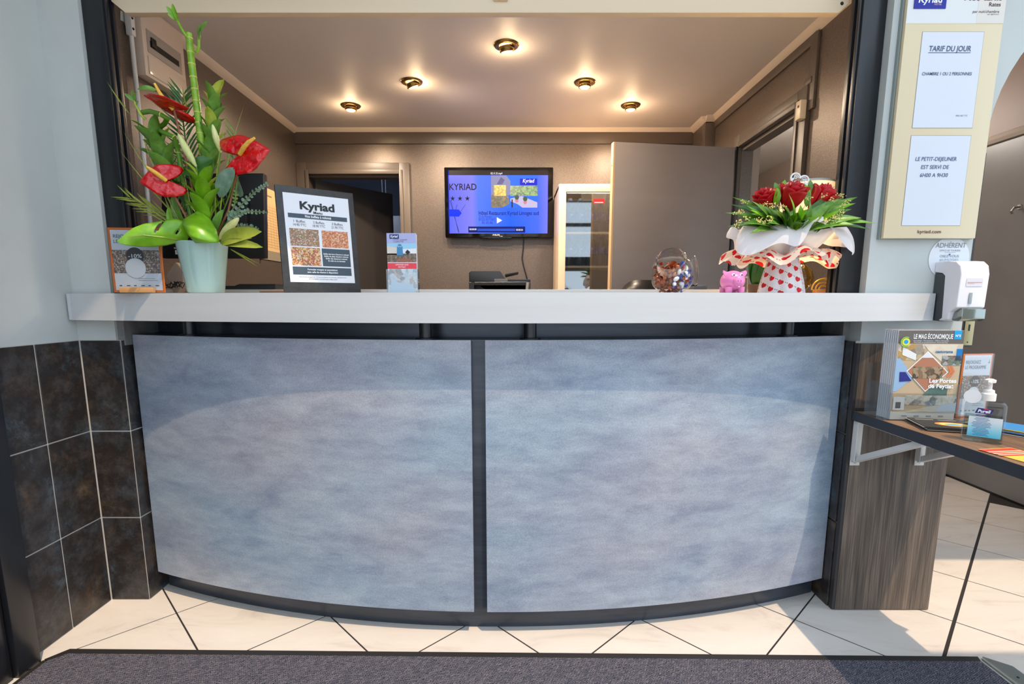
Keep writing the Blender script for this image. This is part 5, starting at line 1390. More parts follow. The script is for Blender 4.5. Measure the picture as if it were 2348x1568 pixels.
# ---- rose bouquet in heart-printed paper
def heart_paper(name, base, trans=0.35, scale=24.0, rough=0.35):
    m = bpy.data.materials.new(name); m.use_nodes = True
    nt = m.node_tree; b = nt.nodes['Principled BSDF']; out = nt.nodes['Material Output']
    b.inputs['Roughness'].default_value = rough
    uv = nd(nt, 'ShaderNodeTexCoord'); mp = nd(nt, 'ShaderNodeMapping'); mp.inputs['Scale'].default_value = (scale, scale, 1); mp.inputs['Rotation'].default_value = (0, 0, radians(24))
    nt.links.new(uv.outputs['UV'], mp.inputs[0])
    sx = nd(nt, 'ShaderNodeSeparateXYZ'); nt.links.new(mp.outputs[0], sx.inputs[0])
    def M(op, a, b_=None, c=None):
        n = nd(nt, 'ShaderNodeMath', operation=op)
        for i, v in enumerate((a, b_, c)):
            if v is None: continue
            if isinstance(v, (int, float)): n.inputs[i].default_value = v
            else: nt.links.new(v, n.inputs[i])
        return n.outputs[0]
    row = M('FLOOR', sx.outputs[1])
    u = M('FRACT', M('ADD', sx.outputs[0], M('MULTIPLY', row, 0.5)))
    v = M('FRACT', sx.outputs[1])
    x = M('MULTIPLY', M('SUBTRACT', u, 0.5), 4.2)
    y = M('MULTIPLY', M('SUBTRACT', v, 0.5), 4.2)
    x2, y2 = M('MULTIPLY', x, x), M('MULTIPLY', y, y)
    k = M('SUBTRACT', M('ADD', x2, y2), 1.0)
    hv_ = M('SUBTRACT', M('MULTIPLY', M('MULTIPLY', k, k), k), M('MULTIPLY', x2, M('MULTIPLY', y2, y)))
    heart = M('LESS_THAN', hv_, 0.0)
    dx, dy = M('ABSOLUTE', M('SUBTRACT', M('ABSOLUTE', x), 1.75)), M('ABSOLUTE', M('SUBTRACT', y, 0.9))
    dot = M('LESS_THAN', M('ADD', M('MULTIPLY', dx, dx), M('MULTIPLY', dy, dy)), 0.035)
    mx = nd(nt, 'ShaderNodeMix', data_type='RGBA'); mx.inputs[6].default_value = rgb(*base); mx.inputs[7].default_value = rgb(214, 24, 30)
    nt.links.new(heart, mx.inputs[0])
    mx2 = nd(nt, 'ShaderNodeMix', data_type='RGBA'); mx2.inputs[7].default_value = rgb(70, 30, 36)
    nt.links.new(dot, mx2.inputs[0]); nt.links.new(mx.outputs[2], mx2.inputs[6])
    nt.links.new(mx2.outputs[2], b.inputs['Base Color'])
    if trans:
        tl_ = nd(nt, 'ShaderNodeBsdfTranslucent'); nt.links.new(mx2.outputs[2], tl_.inputs[0])
        ms_ = nd(nt, 'ShaderNodeMixShader'); ms_.inputs[0].default_value = trans
        nt.links.new(b.outputs[0], ms_.inputs[1]); nt.links.new(tl_.outputs[0], ms_.inputs[2]); nt.links.new(ms_.outputs[0], out.inputs[0])
    return m
def uvgrid(o, nu, nv, su, sv, cu=True):
    """UV in metres for a grid object built with MB.grid (faces kept in order)"""
    me = o.data
    lay = me.uv_layers.new(name='UVMap')
    for f in me.polygons:
        i, j = divmod(f.index, nv)
        for li in f.loop_indices:
            pass
    return lay
def paper_grid(name, fn, nu, nv, m, parent, su, sv, solid=0.0):
    """closed-in-u sheet with a seam, UVs proportional to the parameters"""
    mb = MB().grid(fn, nu, nv)
    me = bpy.data.meshes.new(name)
    off = Vector(parent['_base'])
    me.from_pydata([tuple(p - off) for p in mb.v], [], mb.f)
    lay = me.uv_layers.new(name='UVMap')
    w_ = nv + 1
    for f in me.polygons:
        for li in f.loop_indices:
            i, j = divmod(me.loops[li].vertex_index, w_)
            lay.data[li].uv = (i / nu * su, j / nv * sv)
    me.shade_smooth(); me.materials.append(m)
    o = bpy.data.objects.new(name, me); COL.objects.link(o); o.parent = parent; o['_base'] = tuple(off)
    if solid:
        md = o.modifiers.new('thickness', 'SOLIDIFY'); md.thickness = solid; md.offset = 0
    return o
BO = 0.03
def bY(px, py, y): return onY(px, py, y + BO)
BX, BYc = bY(1797, 600, 1.76).x, 1.765 + BO
KB = 1.02
bq = thing('rose_bouquet', 'bouquet of three red roses in white heart-printed paper on the counter', 'bouquet', (BX, BYc, ZT))
HP = heart_paper('heart_paper', (238, 234, 236), 0.25, 31.0)
HP2 = heart_paper('heart_tissue', (240, 222, 206), 0.5, 28.0)
WPAP = heart_paper('white_wrap', (240, 237, 238), 0.30, 0.01, 0.5)
ZN = ZT + 0.112
def sleeve(u, v):
    a = 2 * pi * u
    r = 0.070 - 0.024 * v ** 1.3
    r += 0.0065 * abs(sin(4.5 * a)) * (1 - 0.3 * v) - 0.003
    return Vector((BX + KB * r * cos(a), BYc + KB * r * sin(a), ZT + 0.0005 + (ZN - ZT) * v))
paper_grid('paper_sleeve', sleeve, 96, 12, HP, bq, 0.42, 0.115)
def collar(u, v):
    a = 2 * pi * u
    fr = 0.5 - 0.5 * sin(a)                     # 1 at the front
    rim_r = 0.150 + 0.012 * sin(5 * a + .4); rim_z = 1.368 + 0.012 * sin(5 * a + 1.0) + 0.010 * sin(9 * a) + 0.030 * math.exp(-((a - 1.545 * pi) / 0.16) ** 2)
    if v < 0.45:
        t = v / 0.45
        r = 0.045 + (rim_r - 0.045) * t
        z = ZN + (rim_z - ZN) * (0.35 * t + 0.65 * t ** 2)
        r += 0.006 * sin(14 * a) * t * (1 - t) * 2
    else:
        t = (v - 0.45) / 0.55
        ln_ = max(0.25, 0.62 + 0.42 * sin(3 * a + 2.2) + 0.16 * sin(7 * a))
        r = rim_r + (0.070 * ln_) * (1 - (1 - t) ** 2)
        z = rim_z + 0.010 * sin(pi * min(1, t * 2)) * 0.5 - (0.085 * ln_) * t ** 1.7
    xx_, yy_ = BX + 0.004 + 1.06 * r * cos(a), BYc + 0.62 * r * sin(a)
    return Vector((xx_, min(yy_, 1.824) if xx_ > 1.115 else yy_, z + 0.006))
paper_grid('paper_collar', collar, 150, 24, WPAP, bq, 1.0, 0.2)
def inner(u, v):
    a = 2 * pi * u
    t = v
    r = 0.046 + (0.185 + 0.03 * sin(3 * a + .3) - 0.046) * t
    z = ZN + 0.002 + (0.052 + 0.016 * sin(5 * a + 2) + 0.012 * sin(11 * a)) * t ** 0.8 - 0.055 * t ** 3
    xx_, yy_ = BX + KB * r * cos(a), BYc + 0.64 * r * sin(a)
    return Vector((xx_, min(yy_, 1.824) if xx_ > 1.115 else yy_, z))
paper_grid('paper_lining', inner, 120, 14, HP2, bq, 0.75, 0.17)
obj('ribbon', MB().lathe([(0.047, -0.006), (0.0495, 0.0), (0.047, 0.006)], 28, (BX, BYc, ZN), capb=False, capt=False), mat('silver_ribbon', (214, 210, 222), 0.25, 0.3), bq, smooth=True)
obj('ribbon_tail', MB().prism([bY(1808, 585, 1.70), bY(1835, 568, 1.69), bY(1826, 556, 1.69), bY(1812, 566, 1.70)], (0, 0.0006, 0)), mat('silver_ribbon'), bq)
obj('stems', MB().lathe([(0.030, 0.002), (0.026, 0.06), (0.030, 0.115), (0.06, 0.17)], 16, (BX, BYc, ZT)), G_DK, bq, smooth=True)
def rose(c, r, tilt, m_):
    mb = MB()
    R0 = Vector(tilt).normalized().to_track_quat('Z', 'Y').to_matrix()
    n = 17
    for k in range(n):
        a0 = k * 2.4; f = k / (n - 1)
        rad = r * (0.08 + 0.70 * f); ht = r * (1.75 - 0.35 * f); wd = 1.5 - 0.35 * f
        def fn(u, v, a0=a0, rad=rad, ht=ht, wd=wd, f=f):
            s = (u - 0.5) * 2
            a = a0 + s * wd * 0.62
            edge = 1 - 0.22 * s * s
            t = v * edge
            rr = rad * (0.45 + 0.75 * sin(pi * 0.5 * min(1, t * 1.35))) + r * (0.10 + 0.16 * f) * max(0, t - 0.72) * 3
            z = -r * 1.0 + ht * t * 1.15 - r * 0.12 * f * max(0, t - .8) * 5
            return R0 @ Vector((rr * cos(a), rr * sin(a), z))
        sub_ = MB().grid(fn, 8, 6)
        mb.add([p + Vector(c) for p in sub_.v], sub_.f)
    return mb
ROSE = noisy('rose_red', [(0.3, (176, 0, 14)), (0.7, (208, 4, 24))], (40, 40, 40), rough=0.5)
for (px, py, yy, rr_, tl_) in ((1752, 453, 1.735, 0.039, (-.45, -.45, 1)), (1817, 443, 1.70, 0.046, (.05, -.5, 1)), (1884, 448, 1.74, 0.046, (.5, -.3, 1))):
    c = bY(px, py + 4, yy)
    ro = obj('rose', rose(c, rr_, tl_, ROSE), ROSE, bq, smooth=80, solid=0.0006)
    obj('stem', MB().tube([c + Vector((0, 0.005, -0.02)), Vector((BX, BYc, ZN + 0.02))], 0.0035, 7), G_DK, ro)
PB_ = 1.79 / 1212.0
FN = Vector((0, -0.75, 0.65))
fl_ends = [((1663, 488), 1.70, 15, G_MID), ((1667, 520), 1.68, 14, G_DK), ((1680, 452), 1.78, 16, G_MID), ((1672, 468), 1.74, 13, G_DK), ((1688, 546), 1.70, 18, G_DK), ((1705, 512), 1.64, 24, G_MID), ((1722, 490), 1.66, 22, G_MID), ((1742, 470), 1.68, 20, G_MID),
           ((1700, 470), 1.70, 22, G_DK), ((1720, 535), 1.63, 18, G_MID), ((2008, 512), 1.66, 14, G_MID), ((1994, 526), 1.68, 13, G_DK), ((1966, 452), 1.78, 15, G_MID), ((1962, 466), 1.74, 14, G_BR), ((1952, 480), 1.70, 18, G_MID), ((1975, 500), 1.66, 22, G_MID), ((1958, 515), 1.64, 22, G_MID), ((1930, 455), 1.70, 22, G_MID),
           ((1918, 440), 1.74, 20, G_DK), ((1905, 470), 1.68, 24, G_MID), ((1890, 490), 1.64, 22, G_MID), ((1809, 446), 1.62, 14, G_BR), ((1795, 470), 1.63, 24, G_MID), ((1770, 482), 1.65, 24, G_MID), ((1835, 470), 1.64, 28, G_BR), ((1852, 480), 1.64, 24, G_BR), ((1862, 500), 1.62, 22, G_MID), ((1760, 512), 1.62, 20, G_MID), ((1845, 512), 1.61, 22, G_MID)]
for (px, py), yy, w_, m_ in fl_ends:
    bxp = 1806 + (px - 1806) * 0.22
    base = bY(bxp, 528, 1.70)
    obj('palm_leaf', leaf(base, bY(px, py, yy), w_ * PB_ * 1.5, FN, 0.10, 0.3, 9, 'lance'), m_, bq, smooth=True)
rl = random.Random(21)
for k in range(44):
    px = 1690 + 262 * ((k % 22) + .5) / 22 + rl.uniform(-6, 6); py = (488 if k < 22 else 470) + rl.uniform(-14, 18); yy = 1.66 + rl.uniform(-.03, .10)
    bxp = 1806 + (px - 1806) * 0.45
    obj('palm_leaf', leaf(bY(bxp, 535, 1.71), bY(px, py, yy), rl.uniform(18, 28) * PB_, FN, 0.10, 0.3, 9, 'lance'), (G_MID, G_DK, G_BR)[k % 3], bq, smooth=True)
for (a, b2, yy, w_, m_) in (((1778, 468), (1776, 418), 1.76, 22, G_MID), ((1782, 465), (1800, 412), 1.77, 16, G_BR), ((1776, 470), (1782, 430), 1.72, 16, G_BR), ((1846, 470), (1838, 420), 1.73, 22, G_BR), ((1848, 460), (1858, 412), 1.76, 16, G_MID), ((1848, 475), (1850, 435), 1.71, 12, G_MID)):
    obj('palm_leaf', leaf(bY(*a, yy), bY(*b2, yy - .01), w_ * PB_, FN, 0.12, 0.4), m_, bq, smooth=True)
YEL = mat('statice_yellow', (232, 214, 130), 0.6)
for (px, py, yy) in ((1690, 490, 1.68), (1700, 484, 1.67), (1688, 518, 1.68), (1695, 508, 1.66), (1714, 500, 1.64), (1740, 504, 1.62), (1748, 508, 1.62), (1765, 502, 1.61), (1755, 468, 1.66), (1768, 472, 1.66), (1780, 470, 1.66), (1793, 474, 1.64), (1708, 462, 1.70), (1790, 428, 1.77), (1855, 455, 1.66), (1890, 448, 1.66), (1920, 444, 1.70), (1930, 448, 1.70), (1908, 458, 1.68), (1940, 462, 1.68), (1935, 472, 1.67), (1930, 486, 1.66), (1914, 494, 1.65), (1908, 500, 1.64), (1922, 498, 1.65), (1896, 505, 1.63)):
    c = bY(px, py, yy)
    mb = MB()
    for k in range(13):
        mb.ball(c + Vector((random.uniform(-.010, .010), random.uniform(-.008, .008), random.uniform(-.007, .007))), random.uniform(.0013, .0026), 5, 3)
    s_ = obj('statice_sprig', mb, YEL, bq)
    obj('stem', MB().tube([c, c.lerp(Vector((BX, BYc - 0.03, 1.36)), .6)], 0.0008, 5), G_MID, s_)
# white filigree heart on a pick
hc = bY(1832, 416, 1.79)
def hpt(t, s=1.0): return Vector((16 * sin(t) ** 3, 0, 13 * cos(t) - 5 * cos(2 * t) - 2 * cos(3 * t) - cos(4 * t))) * (0.0019 * s)
Rt = Matrix.Rotation(radians(16), 3, 'Y')
ho = obj('heart_pick', MB().tube([hc + Rt @ hpt(2 * pi * k / 48) for k in range(49)], 0.0028, 8, caps=False), INKW, bq, smooth=True)
def spiral(c, r, turns, s, a0):
    return [hc + Rt @ (Vector(c) + Vector((cos(a0 + s * 2 * pi * turns * k / 22) * r * (1 - k / 24), 0, sin(a0 + s * 2 * pi * turns * k / 22) * r * (1 - k / 24)))) for k in range(23)]
for c, r, s, a0 in (((-.015, 0, .010), .0085, 1, 0), ((.015, 0, .010), .0085, -1, pi), ((-.009, 0, -.006), .007, -1, 0), ((.009, 0, -.006), .007, 1, pi), ((0, 0, -.017), .005, 1, 0), ((-.022, 0, .001), .004, 1, 1), ((.022, 0, .001), .004, 1, 2)):
    obj('scroll', MB().tube(spiral(c, r, 1.6, s, a0), 0.0013, 6), INKW, ho, smooth=True)
obj('stick', MB().tube([hc + Vector((0, 0, -.025)), Vector((hc.x - .01, hc.y, 1.34))], 0.0015, 6), INKW, ho)

# ---- small table lamp glowing behind the bouquet
lx_ = onY(1853, 430, 1.985).x
tl0 = thing('table_lamp', 'small lit table lamp with a cream shade behind the rose bouquet', 'lamp', (lx_, 1.985, ZT))
zt_ = onY(1853, 424, 1.985).z
obj('base', MB().lathe([(0.045, 0.0005), (0.045, 0.006), (0.012, 0.012)], 24, (lx_, 1.985, ZT)), BRASS, tl0, smooth=True)
obj('glass_body', MB().lathe([(0.012, 0.012), (0.038, 0.03), (0.046, 0.06), (0.036, 0.09), (0.012, 0.11), (0.010, 0.16)], 28, (lx_, 1.985, ZT)), thin_glass('amber_glass', (236, 214, 150), 1.2), tl0, smooth=True)
SHD = mat('lamp_shade', (244, 228, 196), 0.7, emit=(255, 216, 150), estr=0.55)
obj('shade', MB().lathe([(0.090, zt_ - ZT - 0.13), (0.084, zt_ - ZT)], 36, (lx_, 1.985, ZT), capb=False, capt=False), SHD, tl0, smooth=True, solid=0.001)
obj('shade_rim', MB().lathe([(0.0835, zt_ - ZT - 0.001), (0.086, zt_ - ZT - 0.001), (0.0855, zt_ - ZT + 0.006), (0.083, zt_ - ZT + 0.006)], 36, (lx_, 1.985, ZT), capb=False, capt=False), mat('rim_grey', (176, 174, 168), 0.3), tl0, smooth=True)
lo = lamp('table_lamp_light', (0, 0, 0), 3.2, (1.0, 0.70, 0.34), 0.03); lo.parent = tl0; lo.location = (0, 0, zt_ - ZT - 0.07)
# gold hoop tray beside the lamp
gxx = onY(1888, 650, 1.94).x
gt = thing('letter_tray', 'gold wire letter tray with hoops beside the table lamp', 'tray', (gxx, 1.94, ZT))
GOLD = mat('gold_wire', (222, 172, 70), 0.3, 0.5)
g0_ = onY(1868, 665, 1.935).x; g1_ = onY(1914, 665, 1.935).x
obj('tray', MB().box(g0_, 1.922, ZT + 0.0005, g1_, 1.95, ZT + 0.016), mat('beech_block'), gt, bevel=0.002)
for k in range(3):
    r_ = 0.040 - 0.012 * k
    obj('hoop', MB().tube([Vector((g0_ + (g1_ - g0_) * .45 + r_ * 1.1 * cos(a), 1.936, ZT + 0.014 + r_ * sin(a))) for a in [pi * q / 16 for q in range(17)]], 0.0032, 8), GOLD, gt, smooth=True)
# potted plant leaf and small picture frame behind the bouquet
px0 = onY(1733, 650, 2.0)
pp = thing('potted_plant', 'dark green broad-leaved plant behind the piggy bank', 'plant', (px0.x, 2.0, ZT))
obj('pot', MB().lathe([(0.024, 0.0005), (0.03, 0.035), (0.031, 0.036), (0.027, 0.034)], 20, (px0.x, 2.0, ZT)), mat('terracotta', (120, 92, 76), 0.7), pp, smooth=True)
for (a, b2, w_) in (((1735, 660), (1734, 596), 32), ((1730, 655), (1718, 600), 22), ((1738, 655), (1752, 592), 24)):
    lf_ = obj('leaf', leaf(onY(*a, 1.99), onY(*b2, 1.96), w_ * 2.0 / 1212, FW, 0.05, 0.2), mat('plant_green', (34, 96, 22), 0.35), pp, smooth=True)
fr_ = thing('picture_frame', 'small silver picture frame leaning behind the piggy bank', 'picture frame', (onY(1707, 660, 1.96).x, 1.96, ZT))
a, c_ = onY(1697, 662, 1.96), onY(1716, 634, 1.96)
PF = Sheet(fr_, (a.x, 1.96, ZT + .0005), X, Z, c_.x - a.x, c_.z - ZT)
PF.slab('frame', mat('frame_silver', (196, 190, 182), 0.4), 0, 0, PF.w, PF.h, -0.008, 0, bevel=0.001)
PF.rect('picture', mat('frame_grey', (128, 122, 118), 0.6), PF.w * .12, PF.h * .1, PF.w * .88, PF.h * .9, 1)
# things on the left behind the flowers
Yq = 2.0
tm_ = thing('payment_terminal', 'pale wedge-shaped card terminal behind the club leaflet', 'terminal', (onY(400, 650, Yq).x, Yq, ZT))
w0, w1, w2, w3, w4 = [onY(*p, Yq) for p in ((380, 632), (401, 601), (418, 624), (396, 655), (404, 660))]
obj('body', MB().prism([w0, w1, w2, onY(420, 650, Yq), (w4.x, Yq, ZT + .001), (w3.x, Yq, ZT + .001)], (0, 0.05, 0)), mat('terminal_beige', (176, 160, 144), 0.45), tm_, bevel=0.004)
obj('side', MB().prism([w1, onY(407, 604, Yq), onY(424, 622, Yq), w2], (0, 0.05, 0)).xf(Matrix.Translation((0, 0.0008, 0))), mat('terminal_light', (226, 196, 160), 0.45), tm_, bevel=0.002)
cb_ = thing('cable_tangle', 'tangle of thin black cables on the counter behind the leaflet', 'cable', (onY(395, 655, 1.95).x, 1.95, ZT))
rg = random.Random(3)
for k in range(4):
    pts = []
    for q in range(8):
        pts.append(onY(378 + 42 * q / 7 + rg.uniform(-6, 6), 655 + rg.uniform(-11, 6), 1.93 + rg.uniform(0, .03)))
        pts[-1].z = max(pts[-1].z, ZT + 0.003)
    obj('cable', MB().tube(pts, 0.0018, 6), BLK, cb_)
fo = thing('ring_binder', 'black ring binder lying on the white ledge behind the menu board', 'binder', (onY(580, 655, 2.11).x, 2.11, 1.182))
o0, o1 = onY(521, 655, 2.16), onY(655, 655, 2.16)
obj('cover', MB().box(o0.x, 2.065, 1.1825, o1.x, 2.155, 1.196), BLKM, fo, bevel=0.002)
obj('flap', MB().prism([(o0.x + .08, 2.065, 1.196), (o1.x, 2.065, 1.196), (o1.x, 2.065, 1.203), (o0.x + .10, 2.065, 1.203)], (0, 0.09, 0.0)), BLKM, fo)
en = thing('brown_envelope', 'brown envelope lying on the counter in front of the ring binder', 'envelope', (onY(620, 665, 2.14).x, 2.13, ZT))
e0, e1 = onY(597, 662, 2.0), onY(652, 662, 2.0)
obj('paper', MB().box(e0.x, 1.99, ZT + .0005, e1.x, 2.05, ZT + .012), mat('kraft', (176, 122, 88), 0.7), en, bevel=0.002)
ph_t = thing('desk_phone', 'dark grey desk phone on the white ledge behind the candy jar', 'phone', (onY(1605, 660, 2.11).x, 2.11, 1.182))
o0, o1 = onY(1588, 660, 2.08), onY(1620, 660, 2.08)
obj('body', MB().prism([(o0.x, 2.07, 1.1825), (o1.x, 2.07, 1.1825), (o1.x, 2.07, onY(1600, 653, 2.07).z), (o0.x, 2.07, onY(1600, 657, 2.07).z)], (0, 0.08, 0)), mat('phone_grey', (72, 78, 86), 0.45), ph_t, bevel=0.003)
obj('handset', MB().box(o0.x + .004, 2.08, onY(1600, 657, 2.07).z, o0.x + .018, 2.14, onY(1600, 651, 2.07).z), BLK, ph_t, bevel=0.003)
ch = thing('office_chair', 'black office chair whose rounded back shows behind the candy jar', 'chair', (onY(1478, 650, 2.95).x, 2.85, 0))
chx = onY(1480, 650, 2.95).x; zct = onY(1480, 644, 2.95).z
LEA = mat('black_leather', (36, 32, 30), 0.35)
obj('backrest', MB().grid(lambda u, v: Vector((chx + (u - .5) * 0.26 * (1 - 0.35 * max(0, v - .6) ** 1.2 * 2), 2.95 + 0.10 * v ** 2 - 0.05 * sin(pi * u), 0.55 + (zct - 0.55) * v - 0.06 * (2 * u - 1) ** 4 * v)), 12, 12), LEA, ch, smooth=True, solid=0.05)
obj('seat', MB().box(chx - .22, 2.55, 0.44, chx + .22, 2.95, 0.52), LEA, ch, bevel=0.03, seg=3)
obj('column', MB().lathe([(0.03, 0.08), (0.03, 0.44)], 14, (chx, 2.74, 0)), CHROME, ch, smooth=True)
for k in range(5):
    a = 2 * pi * k / 5
    obj('leg', MB().tube([(chx, 2.74, 0.10), (chx + .26 * cos(a), 2.74 + .26 * sin(a), 0.045)], [0.022, 0.014], 8), BLK, ch)
    obj('castor', MB().ball((chx + .26 * cos(a), 2.74 + .26 * sin(a), 0.025), 0.025, 10, 8), BLK, ch)

# ================================================================== RIGHT WALL AND SHELF
# ---- price board
YS = 1.776
sg = thing('price_board', 'tall cream price board with two white sheets on the white wall', 'sign', (1.39, YS, 1.344))
S = Sheet(sg, (1.236, YS, 1.344), X, Z, 0.306, 0.95)
SCREAM = mat('board_cream', (226, 208, 172), 0.4)
S.slab('board', SCREAM, 0, 0, S.w, S.h, -0.012, 0, bevel=0.001)
S.slab('back_frame', mat('satin_aluminium'), -0.006, -0.002, S.w + 0.002, S.h, -0.0238, -0.0122)
hz = onY(2180, 54, YS).z - 1.344
S.rect('header', mat('header_white', (226, 226, 224), 0.4), 0, hz, S.w, S.h, 1)
S.rect('header_tint', mat('header_tint', (226, 218, 208), 0.4), S.w * .72, hz, S.w, S.h, 1.5)
BLUE = mat('logo_blue', (6, 26, 150), 0.35)
lx0, lx1 = onY(2095, 10, YS).x - 1.236, onY(2168, 10, YS).x - 1.236
lz = onY(2130, 20.5, YS).z - 1.344
S.slab('logo_plate', BLUE, lx0, lz, lx1, lz + 0.062, 0.0008, 0.003)
S.txt('Kyriad', (lx0 + lx1) / 2, lz + 0.0165, 0.021, INKW, lv=7, w=(lx1 - lx0) * .76, shear=0.15, bold=0.025)
S.txt('HOTEL', lx1 - 0.014, lz + 0.009, 0.0055, mat('logo_peach', (224, 160, 130), 0.4), align='R', lv=7, bold=0.02)
BRN = mat('ink_brown', (84, 52, 40), 0.5)
rx = onY(2294, 10, YS).x - 1.236
S.txt('Nos tarifs', rx + 0.003, onY(2250, 1, YS).z - 1.344, 0.021, BRN, align='R', bold=0.02, w=0.118)
S.txt('Rates', rx, onY(2250, 15, YS).z - 1.344, 0.012, BRN, align='R', bold=0.01, w=0.036)
S.txt('par nuit/chambre', rx - 0.002, onY(2250, 30, YS).z - 1.344, 0.0085, BRN, align='R', w=0.083, shear=0.1)
S.txt('per night/room', rx - 0.002, onY(2250, 34.5, YS).z - 1.344, 0.004, BRN, align='R', w=0.036, shear=0.1)
INKN = mat('ink_navy', (72, 88, 126), 0.5)
def win(z0, z1):
    a, b2 = z0 - 1.344, z1 - 1.344
    x0_, x1_ = 1.292 - 1.236, 1.485 - 1.236
    S.rect('window_edge', mat('edge_grey', (150, 146, 140), 0.5), x0_ - .0012, a - .0012, x1_ + .0012, b2 + .0012, 1)
    S.rect('paper_sheet', mat('sheet_white', (222, 224, 232), 0.25), x0_, a, x1_, b2, 2)
    return x0_, x1_, a, b2
x0_, x1_, a, b2 = win(1.690, 1.974)
zc = lambda px, py: (onY(px, py, YS).x - 1.236, onY(px, py, YS).z - 1.344)
cx_, cz_ = zc(2177, 118)
S.txt('TARIF DU JOUR', cx_, cz_, 0.0165, INKN, w=0.132, shear=0.12, bold=0.012, lv=4)
S.rect('underline', INKN, cx_ - 0.068, cz_ - 0.005, cx_ + 0.066, cz_ - 0.0035, 4)
cx_, cz_ = zc(2170, 173); S.txt('CHAMBRE 1 OU 2 PERSONNES', cx_, cz_, 0.0095, INKN, w=0.158, shear=0.12, bold=0.01, lv=4)
cx_, cz_ = zc(2204, 267.5); S.txt('PRIX NET TTC', cx_, cz_, 0.005, INKN, w=0.038, shear=0.12, lv=4)
win(1.385, 1.666)
for px, py, t, w_ in ((2145, 369, 'LE PETIT-DEJEUNER', 0.134), (2142.5, 387.5, 'EST SERVI DE', 0.091), (2140, 406, '6H00 A 9H30', 0.091)):
    cx_, cz_ = zc(px, py); S.txt(t, cx_, cz_, 0.0125, INKN, w=w_, shear=0.12, bold=0.006, lv=4)
cx_, cz_ = zc(2130, 534); S.txt('kyriad.com', cx_, cz_ - 0.001, 0.011, mat('ink_maroon', (96, 44, 40), 0.5), w=0.078, bold=0.012, lv=3)
# ---- round sticker
sk = thing('round_sticker', 'round white tourism member sticker on the wall above the dispenser', 'sticker', (1.46, 1.798, 1.26))
c = onY(2176, 592, 1.798)
K = Sheet(sk, (c.x, 1.7985, c.z), X, Z, 0.1, 0.1)
K.disc('disc', mat('sticker_white', (226, 229, 234), 0.4), 0, 0, 0.069, None, 0.5, 40)
K.txt('ADH\u00c9RENT', 0.001, 0.035, 0.0165, mat('sticker_ink', (128, 130, 136), 0.5), w=0.103, shear=0.1)
K.txt('OFFICE DE TOURISME', 0.0, 0.0225, 0.006, mat('sticker_ink'), w=0.07)
K.rect('line', mat('sticker_ink'), -0.018, 0.0185, 0.02, 0.0193, 3)
K.disc('dot', mat('sticker_blue', (70, 90, 140), 0.5), 0.0, 0.012, 0.003, None, 3, 12)
K.txt('OSEZ-VOUS', 0.0, 0.003, 0.0085, mat('sticker_ink'), w=0.064)
K.txt('#LIMOGES', 0.0, -0.009, 0.0085, mat('sticker_pale', (176, 178, 184), 0.5), w=0.064)
# ---- soap dispenser
dsx0, dsx1 = 1.440, 1.528
ds = thing('soap_dispenser', 'white wall soap dispenser with dark grey back and chrome lever', 'dispenser', (1.484, 1.798, 1.075))
GREYP = mat('dispenser_grey', (62, 64, 66), 0.45)
WGP = mat('dispenser_white', (226, 223, 228), 0.22)
zA, zB = 1.072, 1.268
obj('back_housing', MB().prism([(dsx0, 1.798, zA), (dsx0, 1.762, zA - 0.002), (dsx0, 1.745, zA + 0.004), (dsx0, 1.752, zB - 0.05), (dsx0, 1.765, zB - 0.04), (dsx0, 1.798, zB - 0.035)], (dsx1 - dsx0, 0, 0)), GREYP, ds, bevel=0.004)
prof = [(1.762, zA + 0.001), (1.735, zA), (1.722, zA + 0.006), (1.716, zA + 0.03), (1.692, zA + 0.045), (1.690, zB - 0.045), (1.697, zB - 0.018), (1.715, zB - 0.004), (1.745, zB), (1.798, zB), (1.798, zB - 0.034), (1.766, zB - 0.039), (1.754, zB - 0.048), (1.7465, zA + 0.01)]
obj('cover', MB().prism([(dsx0 - 0.002, y, z) for y, z in prof], (dsx1 - dsx0 + 0.004, 0, 0)), WGP, ds, bevel=0.015, seg=5)
obj('lever', MB().prism([(dsx0 + 0.012, y, z) for y, z in ((1.716, zA + 0.028), (1.690, zA + 0.043), (1.684, zA + 0.040), (1.684, zA + 0.008), (1.696, zA + 0.0), (1.722, zA + 0.002))], (dsx1 - dsx0 - 0.012, 0, 0)), mat('chrome_grey', (150, 156, 150), 0.12, 0.9), ds, bevel=0.003)
DF = Sheet(ds, (dsx0, 1.690, zA), X, Z, dsx1 - dsx0, zB - zA)
cxm = DF.w * .42
DF.slab('level_window', mat('window_grey', (150, 156, 160), 0.15), cxm - 0.005, 0.056, cxm + 0.005, 0.092, 0.0002, 0.0012, bevel=0.0004)
DF.rect('label', mat('label_pale', (216, 212, 218), 0.3), DF.w * .2, 0.112, DF.w * .8, 0.137, 1)
DF.rect('label_line', mat('label_rust', (190, 140, 120), 0.5), DF.w * .24, 0.124, DF.w * .76, 0.1255, 2)
DF.rect('label_line', mat('label_rust'), DF.w * .24, 0.1205, DF.w * .5, 0.1215, 2)
